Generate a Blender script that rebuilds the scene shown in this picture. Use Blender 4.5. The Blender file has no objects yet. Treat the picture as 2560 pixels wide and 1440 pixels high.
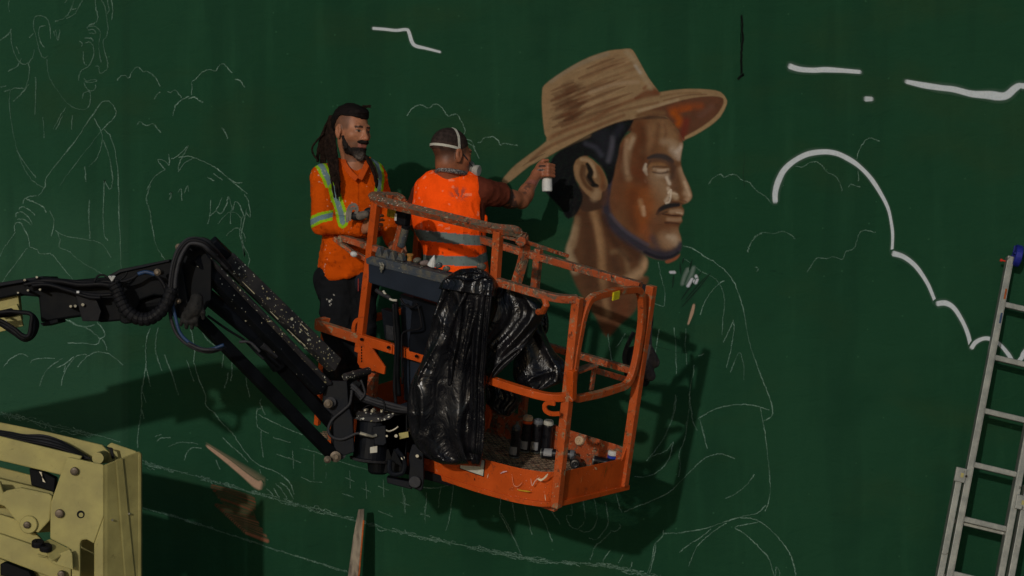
import bpy, math, random
import numpy as np
from mathutils import Vector, Matrix

random.seed(7); rng = np.random.RandomState(11)
sc = bpy.context.scene
COL = sc.collection

# ------------------------------------------------------------------ camera, sky, sun
CAMZ = 5.0; F = 5000.0            # focal length in pixels of a 2560 px wide picture
cd = bpy.data.cameras.new('camera'); cam = bpy.data.objects.new('camera', cd); COL.objects.link(cam)
cam.location = (0, 0, CAMZ); cam.rotation_euler = (math.radians(90), 0, 0)
cd.sensor_width = 36; cd.lens = 36 * F / 2560; cd.clip_start = .1; cd.clip_end = 2000
sc.camera = cam
SUN_DIR = Vector((.30, 1.0, -.27)).normalized()
w = bpy.data.worlds.new('World'); sc.world = w; w.use_nodes = True
wn = w.node_tree; bgn = wn.nodes['Background']
sky = wn.nodes.new('ShaderNodeTexSky'); sky.sky_type = 'NISHITA'; sky.sun_disc = False
sky.sun_elevation = math.asin(-SUN_DIR.z); sky.sun_rotation = math.atan2(-SUN_DIR.x, -SUN_DIR.y)
wn.links.new(sky.outputs[0], bgn.inputs[0]); bgn.inputs[1].default_value = .10
sl = bpy.data.lights.new('sun', 'SUN'); sl.energy = 2.1; sl.angle = math.radians(.9); sl.color = (1, .96, .90)
so = bpy.data.objects.new('sun', sl); COL.objects.link(so)
so.rotation_euler = SUN_DIR.to_track_quat('-Z', 'Y').to_euler(); so.location = (-4, -8, 12)
sc.view_settings.view_transform = 'Standard'; sc.view_settings.look = 'None'
sc.view_settings.exposure = -0.62; sc.view_settings.gamma = 1; sc.view_settings.use_curve_mapping = False

# ------------------------------------------------------------------ helpers
KL = 1.0                                       # what a lit white surface shows, used to turn seen colours into base colours
def lin(c): c = c / 255.; return c / 12.92 if c < .04045 else ((c + .055) / 1.055) ** 2.4
def S(r, g, b, k=None): k = k or KL; return (min(1, lin(r) / k), min(1, lin(g) / k), min(1, lin(b) / k))
def P(px, py, d): return np.array([(px - 1280) / F * d, d, CAMZ - (py - 720) / F * d])
DW = 11.35                                     # distance of the wall
ROOT = {}
def empty(name, loc, label=None, cat=None, group=None):
    o = bpy.data.objects.new(name, None); COL.objects.link(o); o.location = loc
    o.empty_display_size = .1; ROOT[o.name] = np.array(loc, float)
    tag(o, label, cat, group); return o
def tag(o, label=None, cat=None, group=None, kind=None):
    if label: o['label'] = label
    if cat: o['category'] = cat
    if group: o['group'] = group
    if kind: o['kind'] = kind
    return o
class MB:
    def __init__(s): s.v = []; s.f = []; s.n = 0
    def add(s, v, f):
        v = np.asarray(v, float).reshape(-1, 3); s.v.append(v)
        s.f += [tuple(int(i) + s.n for i in q) for q in f]; s.n += len(v); return s
    def box(s, c, dx, dy, dz):                 # centre and three half-axis vectors
        c, dx, dy, dz = [np.asarray(a, float) for a in (c, dx, dy, dz)]
        v = [c + i * dx + j * dy + k * dz for k in (-1, 1) for j in (-1, 1) for i in (-1, 1)]
        return s.add(v, [(0, 2, 3, 1), (4, 5, 7, 6), (0, 1, 5, 4), (1, 3, 7, 5), (3, 2, 6, 7), (2, 0, 4, 6)])
    def beam(s, a, b, wd, ht, up=(0, 0, 1)):   # box from a to b; wd across, ht along up
        a, b = np.asarray(a, float), np.asarray(b, float); d = b - a; L = np.linalg.norm(d); d = d / L
        sd = np.cross(d, up); sd = sd / np.linalg.norm(sd); u = np.cross(sd, d)
        return s.box((a + b) / 2, d * L / 2, sd * wd / 2, u * ht / 2)
    def tube(s, pts, r, n=8, cap=True):
        pts = np.asarray(pts, float); m = len(pts); r = np.broadcast_to(np.asarray(r, float), (m,))
        t = np.gradient(pts, axis=0); t /= np.linalg.norm(t, axis=1)[:, None] + 1e-12
        u = np.cross(t[0], (0.13, .29, 1)); u /= np.linalg.norm(u); vs = []
        for i in range(m):
            u = u - t[i] * u.dot(t[i]); u /= np.linalg.norm(u); q = np.cross(t[i], u)
            for k in range(n):
                a = 2 * math.pi * k / n; vs.append(pts[i] + r[i] * (math.cos(a) * u + math.sin(a) * q))
        fs = [(i * n + k, i * n + (k + 1) % n, (i + 1) * n + (k + 1) % n, (i + 1) * n + k) for i in range(m - 1) for k in range(n)]
        if cap: fs += [tuple(range(n))[::-1], tuple((m - 1) * n + k for k in range(n))]
        return s.add(vs, fs)
    def sq(s, pts, a, up, closed=False, b=None):   # square tube swept along points, mitred, up = fixed normal
        pts = np.asarray(pts, float); m = len(pts); b = b or a; up = np.asarray(up, float); vs = []
        for i in range(m):
            p0 = pts[i - 1] if (i > 0 or closed) else None; p1 = pts[(i + 1) % m] if (i < m - 1 or closed) else None
            d0 = (pts[i] - p0) if p0 is not None else (p1 - pts[i]); d1 = (p1 - pts[i]) if p1 is not None else d0
            d0 = d0 / np.linalg.norm(d0); d1 = d1 / np.linalg.norm(d1); t = d0 + d1; t /= np.linalg.norm(t)
            uu = up - t * up.dot(t); uu /= np.linalg.norm(uu); sd = np.cross(t, uu)
            sc_ = 1 / max(.6, t.dot(d1))
            for x, y in ((-1, -1), (1, -1), (1, 1), (-1, 1)): vs.append(pts[i] + sd * x * a / 2 * sc_ + uu * y * b / 2)
        fs = [(i * 4 + k, i * 4 + (k + 1) % 4, ((i + 1) % m) * 4 + (k + 1) % 4, ((i + 1) % m) * 4 + k) for i in range(m if closed else m - 1) for k in range(4)]
        if not closed: fs += [(3, 2, 1, 0), tuple((m - 1) * 4 + k for k in range(4))]
        return s.add(vs, fs)
    def lathe(s, a, axis, prof, n=16):         # prof: list of (height along axis, radius)
        a = np.asarray(a, float); ax = np.asarray(axis, float); ax /= np.linalg.norm(ax)
        u = np.cross(ax, (.3, .9, .2)); u /= np.linalg.norm(u); q = np.cross(ax, u); vs = []
        for h, r in prof:
            for k in range(n):
                t = 2 * math.pi * k / n; vs.append(a + ax * h + r * (math.cos(t) * u + math.sin(t) * q))
        m = len(prof)
        fs = [(i * n + k, i * n + (k + 1) % n, (i + 1) * n + (k + 1) % n, (i + 1) * n + k) for i in range(m - 1) for k in range(n)]
        fs += [tuple(range(n))[::-1], tuple((m - 1) * n + k for k in range(n))]
        return s.add(vs, fs)
    def cyl(s, a, b, r, n=14, r2=None):
        a, b = np.asarray(a, float), np.asarray(b, float)
        return s.lathe(a, b - a, [(0, r), (np.linalg.norm(b - a), r2 if r2 is not None else r)], n)
    def prism(s, poly, ext):                   # poly: 3D points, ext: extrusion vector
        poly = np.asarray(poly, float); n = len(poly); ext = np.asarray(ext, float)
        fs = [tuple(range(n)), tuple(range(n, 2 * n))[::-1]] + [(k, n + k, n + (k + 1) % n, (k + 1) % n) for k in range(n)]
        return s.add(np.vstack([poly, poly + ext]), fs)
    def build(s, name, mat, parent=None, smooth=False, bevel=0, label=None, kind=None, cols=None, msk=None):
        v = np.vstack(s.v)
        off = ROOT[parent.name] if parent is not None else np.zeros(3)
        me = bpy.data.meshes.new(name); me.from_pydata((v - off).tolist(), [], s.f); me.update()
        import bmesh
        if len(s.f) < 60000:
            bm = bmesh.new(); bm.from_mesh(me); bmesh.ops.recalc_face_normals(bm, faces=bm.faces); bm.to_mesh(me); bm.free()
        if cols is not None:
            at = me.color_attributes.new('Col', 'FLOAT_COLOR', 'POINT')
            c4 = np.ones((len(v), 4), np.float32); c4[:, :3] = cols; at.data.foreach_set('color', c4.ravel())
        if msk is not None:
            at = me.attributes.new('msk', 'FLOAT', 'POINT'); at.data.foreach_set('value', np.asarray(msk, np.float32).ravel())
        o = bpy.data.objects.new(name, me); COL.objects.link(o)
        if mat: me.materials.append(mat)
        if smooth: me.polygons.foreach_set('use_smooth', [True] * len(me.polygons))
        if parent is not None: o.parent = parent; ROOT[o.name] = off
        else: ROOT[o.name] = np.zeros(3)
        if bevel:
            b = o.modifiers.new('bevel', 'BEVEL'); b.width = bevel; b.segments = 2; b.limit_method = 'ANGLE'; b.angle_limit = math.radians(40)
            b.harden_normals = False; me.polygons.foreach_set('use_smooth', [False] * len(me.polygons))
        if label: o['label'] = label
        if kind: o['kind'] = kind
        return o
def catmull(pts, n=6, closed=False):
    pts = np.asarray(pts, float); m = len(pts); out = []
    if m < 3: 
        t = np.linspace(0, 1, n + 1)[:, None]; return pts[0] * (1 - t) + pts[1] * t
    rngi = range(m) if closed else range(m - 1)
    for i in rngi:
        p0 = pts[(i - 1) % m] if (closed or i > 0) else pts[0]; p1 = pts[i]; p2 = pts[(i + 1) % m]
        p3 = pts[(i + 2) % m] if (closed or i < m - 2) else pts[-1]
        for k in range(n):
            t = k / n; out.append(.5 * (2 * p1 + (p2 - p0) * t + (2 * p0 - 5 * p1 + 4 * p2 - p3) * t * t + (3 * p1 - p0 - 3 * p2 + p3) * t ** 3))
    if not closed: out.append(pts[-1])
    return np.array(out)
def fillet(pts, r, n=5, closed=False):
    pts = [np.asarray(p, float) for p in pts]; m = len(pts); out = []
    for i in range(m):
        if not closed and i in (0, m - 1): out.append(pts[i]); continue
        a, b, c = pts[i - 1], pts[i], pts[(i + 1) % m]
        la, lc = np.linalg.norm(a - b), np.linalg.norm(c - b); rr = min(r, la * .48, lc * .48)
        p, q = b + (a - b) / la * rr, b + (c - b) / lc * rr
        for k in range(n + 1):
            t = k / n; out.append((1 - t) ** 2 * p + 2 * t * (1 - t) * b + t * t * q)
    return np.array(out)
# value noise on a periodic lattice
_T = rng.rand(32, 32, 32).astype(np.float32) * 2 - 1
def noise(p):
    p = np.asarray(p, np.float32); i = np.floor(p).astype(int); f = p - i; f = f * f * (3 - 2 * f)
    r = 0
    for a in (0, 1):
        wx = f[..., 0] if a else 1 - f[..., 0]
        for b in (0, 1):
            wy = f[..., 1] if b else 1 - f[..., 1]
            for c in (0, 1):
                wz = f[..., 2] if c else 1 - f[..., 2]
                r = r + wx * wy * wz * _T[(i[..., 0] + a) % 32, (i[..., 1] + b) % 32, (i[..., 2] + c) % 32]
    return r
def fbm(p, o=3): return sum(noise(np.asarray(p) * 2 ** k + 7.3 * k) / 2 ** k for k in range(o))
def smooth01(x, a, b): t = np.clip((x - a) / (b - a), 0, 1); return t * t * (3 - 2 * t)

# ------------------------------------------------------------------ materials
class NT:
    def __init__(s, name):
        s.m = bpy.data.materials.new(name); s.m.use_nodes = True; s.t = s.m.node_tree; s.n = s.t.nodes
        s.b = s.n['Principled BSDF']; s.geo = s.n.new('ShaderNodeNewGeometry')
    def nd(s, ty, **kw):
        n = s.n.new(ty)
        for k, v in kw.items(): setattr(n, k, v)
        return n
    def lk(s, a, b): s.t.links.new(a, b)
    def pos(s, scale=(1, 1, 1), rot=(0, 0, 0)):
        m = s.nd('ShaderNodeMapping'); m.inputs['Scale'].default_value = scale; m.inputs['Rotation'].default_value = rot
        s.lk(s.geo.outputs['Position'], m.inputs['Vector']); return m.outputs[0]
    def noi(s, sc_, det=4, vec=None, rough=.55, dist=0):
        n = s.nd('ShaderNodeTexNoise'); n.inputs['Scale'].default_value = sc_; n.inputs['Detail'].default_value = det
        n.inputs['Roughness'].default_value = rough; n.inputs['Distortion'].default_value = dist
        s.lk(vec if vec is not None else s.geo.outputs['Position'], n.inputs['Vector']); return n.outputs['Fac']
    def ramp(s, fac, a, b, lo=0., hi=1.):
        r = s.nd('ShaderNodeMapRange'); r.inputs[1].default_value = a; r.inputs[2].default_value = b
        r.inputs[3].default_value = lo; r.inputs[4].default_value = hi; r.interpolation_type = 'SMOOTHSTEP'
        s.lk(fac, r.inputs[0]); return r.outputs[0]
    def mix(s, fac, a, b):
        x = s.nd('ShaderNodeMix', data_type='RGBA')
        for i, v in ((0, fac), (6, a), (7, b)):
            if isinstance(v, bpy.types.NodeSocket): s.lk(v, x.inputs[i])
            elif i == 0: x.inputs[0].default_value = v
            else: x.inputs[i].default_value = (*v, 1)
        return x.outputs[2]
    def ma(s, op, a, b=None):
        x = s.nd('ShaderNodeMath', operation=op)
        for i, v in ((0, a), (1, b)):
            if v is None: continue
            if isinstance(v, bpy.types.NodeSocket): s.lk(v, x.inputs[i])
            else: x.inputs[i].default_value = v
        return x.outputs[0]
    def bump(s, h, strength=.3, dist=.01, prev=None):
        b = s.nd('ShaderNodeBump'); b.inputs['Strength'].default_value = strength; b.inputs['Distance'].default_value = dist
        s.lk(h, b.inputs['Height']); 
        if prev is not None: s.lk(prev, b.inputs['Normal'])
        s.lk(b.outputs[0], s.b.inputs['Normal']); return b.outputs[0]
    def out(s, col, rough=.6, metal=0., spec=.5):
        for k, v in (('Base Color', col), ('Roughness', rough), ('Metallic', metal), ('Specular IOR Level', spec)):
            if isinstance(v, bpy.types.NodeSocket): s.lk(v, s.b.inputs[k])
            else: s.b.inputs[k].default_value = (*v, 1) if k == 'Base Color' else v
        return s.m
def plain(name, col, rough=.6, metal=0., var=.25, sc_=18, bump=.15, spec=.22, bd=.002):
    t = NT(name); f = t.noi(sc_, 5); f2 = t.noi(sc_ * 7, 3)
    c = t.mix(t.ramp(f, .3, .7), tuple(x * (1 - var) for x in col), tuple(min(1, x * (1 + var)) for x in col))
    if bump: t.bump(f2, bump, bd)
    return t.out(c, t.ramp(f, .2, .8, max(.05, rough - .08), min(1, rough + .1)), metal, spec)
def splatter(t, base, dots, topdots=True):
    """dots: list of (colour, scale, threshold); drops of paint, more of them on faces that look up"""
    sep = t.nd('ShaderNodeSeparateXYZ'); t.lk(t.geo.outputs['True Normal'], sep.inputs[0])
    up = t.ramp(sep.outputs[2], .1, .7)
    for i, (c, s_, th) in enumerate(dots):
        v = t.nd('ShaderNodeTexVoronoi'); v.inputs['Scale'].default_value = s_; v.inputs['Randomness'].default_value = 1
        wv = t.nd('ShaderNodeVectorMath', operation='ADD'); wv.inputs[1].default_value = (i * 3.1, i * 1.7, i * 5.3)
        nz = t.nd('ShaderNodeTexNoise'); nz.inputs['Scale'].default_value = s_ * 1.4; t.lk(t.geo.outputs['Position'], nz.inputs['Vector'])
        mx = t.nd('ShaderNodeMix', data_type='VECTOR'); mx.inputs[0].default_value = .012
        t.lk(t.geo.outputs['Position'], mx.inputs[4]); t.lk(nz.outputs['Color'], mx.inputs[5])
        t.lk(mx.outputs[1], wv.inputs[0]); t.lk(wv.outputs[0], v.inputs['Vector'])
        clump = t.noi(6 + i, 2)
        thr = t.ma('MULTIPLY', t.ramp(clump, .35, .75, .25, 1.3), th)
        if topdots: thr = t.ma('MULTIPLY', thr, t.ramp(up, 0, 1, .45, 1.0))
        m = t.ma('LESS_THAN', v.outputs['Distance'], thr); base = t.mix(m, base, c)
    return base
def metal_paint(name, col, worn=.5, grime=.3, scrape=(S(200, 190, 165)), dark=S(50, 38, 30), rough=.5, dots=True, chipcol=None, patch=None):
    t = NT(name)
    f = t.noi(7, 5); base = t.mix(t.ramp(f, .3, .75), tuple(x * .8 for x in col), tuple(min(1, x * 1.12) for x in col))
    g = t.noi(22, 6, rough=.7, dist=.6); base = t.mix(t.ma('MULTIPLY', t.ramp(g, .56, .68), grime), base, dark)
    sep = t.nd('ShaderNodeSeparateXYZ'); t.lk(t.geo.outputs['True Normal'], sep.inputs[0]); up = t.ramp(sep.outputs[2], .3, .8)
    s1 = t.noi(13, 7, rough=.75, dist=1.2)
    lim = t.ma('ADD', t.ma('MULTIPLY', up, .12 * worn), .0)
    msk = t.ramp(t.ma('ADD', s1, lim), .66 - .14 * worn, .70 - .14 * worn)
    s2 = t.noi(70, 3); base = t.mix(t.ma('MULTIPLY', msk, t.ramp(s2, .3, .6, .4, 1)), base, scrape)
    s3 = t.noi(31, 6, rough=.7, dist=.8); base = t.mix(t.ma('MULTIPLY', t.ramp(s3, .63 - .05 * worn, .68 - .05 * worn), min(1, .4 + worn * .5)), base, chipcol or dark)
    if patch: base = t.mix(t.ramp(t.noi(17, 7, rough=.8, dist=2.), patch[1], patch[1] + .03), base, patch[0])
    if dots: base = splatter(t, base, [(S(225, 220, 205), 60, .13), (S(60, 60, 50), 45, .12)])
    t.bump(s1, .12, .003)
    return t.out(base, t.ramp(f, .2, .8, rough - .05, rough + .2), 0, .2)
ORG = S(184, 74, 17)
M = {}
M['orange'] = metal_paint('orange paint', ORG, .12, .40, patch=(S(176, 100, 60), .70))
M['orange_worn'] = metal_paint('worn orange paint', S(164, 76, 40), 1.05, .5, scrape=S(88, 80, 66), dark=S(44, 32, 26), patch=(S(150, 138, 112), .57))
M['orange_rail'] = metal_paint('scuffed orange paint', S(176, 78, 32), .72, .45, scrape=S(134, 112, 84), patch=(S(165, 148, 118), .61))
M['black'] = plain('black steel paint', S(9, 11, 14), .6, 0, .4, 12, spec=.09)
M['black_gloss'] = plain('dark blue black paint', S(13, 16, 22), .55, 0, .35, 9, spec=.12)
M['rubber'] = plain('black rubber', S(17, 17, 20), .6, 0, .35, 30, spec=.14)
M['rubber_grey'] = plain('grey rubber hose', S(42, 42, 45), .55, 0, .3, 30, spec=.18)
M['steel'] = plain('bare steel', S(150, 145, 130), .4, .6, .35, 40)
M['pin'] = plain('rusty pin head', S(88, 78, 66), .45, .4, .35, 60)
M['cream'] = metal_paint('cream yellow paint', S(156, 147, 92), 0., .16, scrape=S(160, 150, 105), dark=S(90, 80, 50), dots=False)
M['rag'] = plain('dirty rag', S(110, 96, 92), .9, 0, .25, 60)
M['blue'] = plain('blue plastic', S(28, 36, 118), .5, 0, .2, 20)
M['bluehose'] = plain('blue hose', S(36, 58, 90), .5, 0, .2, 20)
M['white'] = plain('white plastic', S(190, 190, 188), .5, 0, .1, 30)
M['red'] = plain('red plastic', S(190, 40, 20), .5, 0, .1, 30)
M['yellow'] = plain('yellow tape', S(190, 175, 30), .5, 0, .2, 30)
M['strap'] = plain('pale elastic strap', S(175, 172, 160), .8, 0, .1, 60)
t = NT('speckled black paint'); b0 = t.mix(t.ramp(t.noi(11, 5), .3, .7), S(34, 34, 38), S(52, 50, 50))
b0 = splatter(t, b0, [(S(165, 156, 118), 30, .20), (S(185, 184, 172), 48, .24), (S(150, 142, 110), 62, .24), (S(190, 186, 160), 19, .15)], False)
st = t.noi(9, 3, t.pos((1, 1, 1), (0, math.radians(44), 0)))
t.bump(t.noi(60, 3), .15, .002); M['speckle'] = t.out(b0, .6, 0, .15)
t = NT('sparsely speckled black paint'); b0 = splatter(t, t.mix(t.ramp(t.noi(9, 4), .3, .7), S(9, 10, 13), S(17, 19, 24)), [(S(180, 175, 150), 26, .12), (S(170, 170, 160), 44, .12)], False); M['speckle_few'] = t.out(b0, .6, 0, .1)
t = NT('dirty blue grey lid'); b0 = t.mix(t.ramp(t.noi(14, 6, rough=.7), .42, .6), S(50, 57, 66), S(84, 80, 68))
b0 = splatter(t, b0, [(S(190, 185, 160), 50, .16), (S(120, 95, 70), 35, .18), (S(215, 215, 205), 85, .16)])
t.bump(t.noi(50, 4), .4, .004); M['lid'] = t.out(b0, .7)
M['console'] = plain('blue grey box paint', S(28, 35, 46), .65, 0, .12, 8)
# black plastic film
t = NT('black plastic film'); n1 = t.noi(7, 4, t.pos((1.3, 1, .7)), rough=.5, dist=2.0); n2 = t.noi(15, 2, t.pos((1.2, 1, .8)), rough=.45, dist=2.5)
rg = lambda n, w_: t.ramp(t.ma('ABSOLUTE', t.ma('SUBTRACT', n, .5)), 0, w_, 1, 0)
bb = t.bump(rg(n1, .18), .34, .012); bb = t.bump(t.ma('MULTIPLY', rg(n2, .16), t.ramp(n1, .45, .62)), .30, .004, bb)
M['film'] = t.out(t.mix(t.ramp(t.noi(5, 3), .45, .75), S(11, 11, 15), S(24, 22, 25)), t.ramp(t.noi(9, 3), .35, .65, .24, .40), 0, .42)
# aluminium
t = NT('scratched aluminium'); nn = t.noi(14, 6, rough=.7); n2 = t.noi(60, 3, t.pos((1, 1, .15)))
b0 = t.mix(t.ramp(nn, .3, .7), S(108, 110, 105), S(138, 139, 131)); b0 = t.mix(t.ramp(t.noi(25, 5, dist=1), .66, .70), b0, S(70, 66, 58))
t.bump(n2, .15, .002); M['alu'] = t.out(b0, .42, .35)
t = NT('weathered plank'); n2 = t.noi(30, 6, t.pos((1, 1, .06)), dist=.5)
M['plank'] = t.out(t.mix(t.ramp(n2, .35, .65), S(75, 66, 56), S(140, 128, 110)), .85); t.bump(n2, .5, .004)
M['rust'] = plain('rust orange edge', S(150, 75, 30), .8, 0, .35, 40)

# wall paint, shared by the wall and everything painted on it
KL = .75
def wall_nodes(t):
    big = t.noi(.55, 4); mid = t.noi(2.2, 5, rough=.6); st = t.noi(3.2, 5, t.pos((2.2, 1, .22)), rough=.65)
    sp = t.nd('ShaderNodeSeparateXYZ'); t.lk(t.geo.outputs['Position'], sp.inputs[0])
    c = t.mix(t.ramp(big, .3, .7), S(18, 50, 32), S(23, 54, 36))
    c = t.mix(t.ramp(mid, .45, .75, 0, .55), c, S(14, 44, 28))
    c = t.mix(t.ramp(st, .5, .8, 0, .55), c, S(28, 62, 42))
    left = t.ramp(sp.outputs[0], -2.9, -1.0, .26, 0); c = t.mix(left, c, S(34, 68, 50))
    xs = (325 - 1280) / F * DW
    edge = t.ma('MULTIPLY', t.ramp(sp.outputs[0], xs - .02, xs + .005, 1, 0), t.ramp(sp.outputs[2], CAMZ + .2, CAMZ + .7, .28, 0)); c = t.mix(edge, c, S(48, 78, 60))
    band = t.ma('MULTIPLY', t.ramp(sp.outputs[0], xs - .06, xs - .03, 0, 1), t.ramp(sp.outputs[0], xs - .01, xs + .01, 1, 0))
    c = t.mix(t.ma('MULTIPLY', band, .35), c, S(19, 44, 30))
    dirt = t.noi(5, 7, t.pos((1, 1, 2.5)), rough=.75, dist=.4); c = t.mix(t.ramp(dirt, .62, .74, 0, .6), c, S(12, 36, 23))
    sc1 = t.noi(1.2, 4, t.pos((1, 1, 2))); c = t.mix(t.ramp(sc1, .5, .72, 0, .35), c, S(32, 50, 28))
    rl = t.noi(1.0, 3, t.pos((4.5, 1, .5), (0, .12, 0))); c = t.mix(t.ramp(rl, .52, .62, 0, .28), c, S(15, 42, 28))
    vs2 = t.nd('ShaderNodeTexVoronoi'); vs2.inputs['Scale'].default_value = 9; t.lk(t.geo.outputs['Position'], vs2.inputs['Vector']); c = t.mix(t.ma('MULTIPLY', t.ma('LESS_THAN', vs2.outputs['Distance'], .05), .5), c, S(44, 78, 56))
    h = t.noi(38, 6, rough=.7); h2 = t.noi(5, 6, t.pos((1, 1, 1.6)), rough=.62, dist=.7)
    b = t.bump(h, .35, .005); b = t.bump(h2, .45, .026, b); t.bump(t.noi(9, 4, t.pos((.35, 1, 3.2))), .18, .008, b)
    return c
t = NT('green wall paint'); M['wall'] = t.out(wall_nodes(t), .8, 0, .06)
def overlay(name, grain=0., gscale=120):
    t = NT(name); c = wall_nodes(t)
    a = t.nd('ShaderNodeAttribute', attribute_name='Col'); m = t.nd('ShaderNodeAttribute', attribute_name='msk')
    fac = m.outputs['Fac']
    if grain: fac = t.ma('MULTIPLY', fac, t.ramp(t.noi(gscale, 3), .5 - grain * .25, .5 + .12, 1 - grain, 1))
    else: fac = t.ma('MULTIPLY', fac, t.ramp(t.noi(90, 4), .3, .6, .9, 1))
    return t.out(t.mix(fac, c, a.outputs['Color']), .78, 0, .08)
M['mural'] = overlay('mural paint'); M['chalk'] = overlay('chalk on wall', .75, 130); M['spray'] = overlay('sprayed paint')

# ------------------------------------------------------------------ implicit surfaces for bodies, clothes and soft things
def cap(a, b, ra, rb, k=.02): return ('c', np.array(a, float), np.array(b, float), ra, rb, k)
def ell(c, r, R=None, k=.02): return ('e', np.array(c, float), np.array(r, float), np.eye(3) if R is None else np.array(R, float), k)
def cut(pr): return ('-',) + (pr,)
def pd(pr, p):
    if pr[0] == 'c':
        _, a, b, ra, rb, k = pr; ab = b - a; q = p - a; t = np.clip(q @ ab / (ab @ ab + 1e-9), 0, 1)
        return np.linalg.norm(q - t[..., None] * ab, axis=-1) - (ra + (rb - ra) * t)
    _, c, r, R, k = pr; q = (p - c) @ R
    k0 = np.linalg.norm(q / r, axis=-1); k1 = np.linalg.norm(q / (r * r), axis=-1) + 1e-9
    return k0 * (k0 - 1) / k1
def evalf(prims, p, post=None):
    d = np.full(p.shape[:-1], 9.)
    for pr in prims:
        if pr[0] == '-':
            q = pr[1]; k = q[-1]; e = -pd(q, p)
            hh = np.maximum(k - np.abs(d - e), 0) / k; d = np.maximum(d, e) + hh * hh * k * .25
        else:
            k = pr[-1]; e = pd(pr, p); hh = np.maximum(k - np.abs(d - e), 0) / k; d = np.minimum(d, e) - hh * hh * k * .25
    if post is not None: d = post(d, p)
    return d
def sdf_mesh(prims, h, pad=.03, post=None, bounds=None):
    if bounds is None:
        lo, hi = [], []
        for pr in prims:
            if pr[0] == 'c': r = max(pr[3], pr[4]); lo.append(np.minimum(pr[1], pr[2]) - r); hi.append(np.maximum(pr[1], pr[2]) + r)
            elif pr[0] == 'e': r = pr[2].max(); lo.append(pr[1] - r); hi.append(pr[1] + r)
        lo = np.min(lo, 0) - pad; hi = np.max(hi, 0) + pad
    else: lo, hi = np.array(bounds[0], float), np.array(bounds[1], float)
    B = 12; n = (np.ceil((hi - lo) / h / B).astype(int)) * B
    D = np.full(n, 1., np.float32); rad = B * h * .5 * 1.75
    g = np.stack(np.meshgrid(*[np.arange(B)] * 3, indexing='ij'), -1) * h
    nb = n // B; cs = np.stack(np.meshgrid(*[np.arange(k) for k in nb], indexing='ij'), -1).reshape(-1, 3)
    cc = lo + (cs * B + (B - 1) / 2) * h
    pos = [pr for pr in prims if pr[0] != '-']; neg = [pr for pr in prims if pr[0] == '-']
    dp = np.array([pd(pr, cc) for pr in pos]); dm = dp.min(0)
    kk = max(pr[-1] for pr in pos)
    for b in range(len(cs)):
        i = cs[b] * B; sl_ = tuple(slice(i[a], i[a] + B) for a in range(3))
        if dm[b] > rad + kk + .03: continue
        if dm[b] < -(rad + .035) and not neg and post is None: D[sl_] = -1; continue
        keep = set(j for j in range(len(pos)) if dp[j, b] < dm[b] + 2 * rad + kk); j = -1; use = []
        for pr in prims:
            if pr[0] == '-': use.append(pr)
            else:
                j += 1
                if j in keep: use.append(pr)
        D[sl_] = evalf(use, g + lo + i * h, post)
    return surface_net(D, lo, h)
def surface_net(D, lo, h):
    neg = D < 0; nx, ny, nz = D.shape
    cnt = np.zeros((nx - 1, ny - 1, nz - 1), np.int8); C8 = [(a, b, c) for a in (0, 1) for b in (0, 1) for c in (0, 1)]
    for a, b, c in C8: cnt += neg[a:nx - 1 + a, b:ny - 1 + b, c:nz - 1 + c]
    I = np.argwhere((cnt > 0) & (cnt < 8)); acc = np.zeros((len(I), 3)); num = np.zeros(len(I))
    for ax in range(3):
        o1, o2 = [k for k in range(3) if k != ax]
        for a in (0, 1):
            for b in (0, 1):
                s0 = np.zeros(3, int); s0[o1] = a; s0[o2] = b; s1 = s0.copy(); s1[ax] = 1
                p0 = I + s0; p1 = I + s1; d0 = D[p0[:, 0], p0[:, 1], p0[:, 2]]; d1 = D[p1[:, 0], p1[:, 1], p1[:, 2]]
                m = (d0 < 0) != (d1 < 0); t = np.where(m, d0 / np.where(m, d0 - d1, 1), 0)
                q = np.tile(s0.astype(float), (len(I), 1)); q[:, ax] += t; acc += q * m[:, None]; num += m
    V = lo + (I + acc / num[:, None]) * h
    idx = -np.ones(cnt.shape, int); idx[I[:, 0], I[:, 1], I[:, 2]] = np.arange(len(I)); Fs = []
    for ax in range(3):
        o1, o2 = (ax + 1) % 3, (ax + 2) % 3
        s_ = [slice(None)] * 3; s_[ax] = slice(0, D.shape[ax] - 1); s2_ = list(s_); s2_[ax] = slice(1, D.shape[ax])
        ch = neg[tuple(s_)] != neg[tuple(s2_)]; E_ = np.argwhere(ch)
        E_ = E_[(E_[:, o1] > 0) & (E_[:, o2] > 0) & (E_[:, o1] < D.shape[o1] - 1) & (E_[:, o2] < D.shape[o2] - 1)]
        e1 = np.zeros(3, int); e1[o1] = 1; e2 = np.zeros(3, int); e2[o2] = 1
        q = [idx[tuple((E_ - e).T)] for e in (0 * e1, e1, e1 + e2, e2)]
        fl = neg[tuple(E_.T)]
        Fa = np.stack(q, 1); Fa[~fl] = Fa[~fl][:, ::-1]; Fs.append(Fa[(Fa >= 0).all(1)])
    return V, np.vstack(Fs)
def vnormals(V, Fc):
    a, b, c, d = [V[Fc[:, i]] for i in range(4)]; n = np.cross(c - a, d - b); N = np.zeros_like(V)
    for i in range(4): np.add.at(N, Fc[:, i], n)
    return N / (np.linalg.norm(N, axis=1)[:, None] + 1e-12)
def relax(V, Fc, it=1):
    for _ in range(it):
        A = np.zeros_like(V); c = np.zeros(len(V))
        for i in range(4):
            for j in (1, 3): np.add.at(A, Fc[:, i], V[Fc[:, (i + j) % 4]]); np.add.at(c, Fc[:, i], 1)
        V = V * .4 + .6 * A / c[:, None]
    return V
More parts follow.
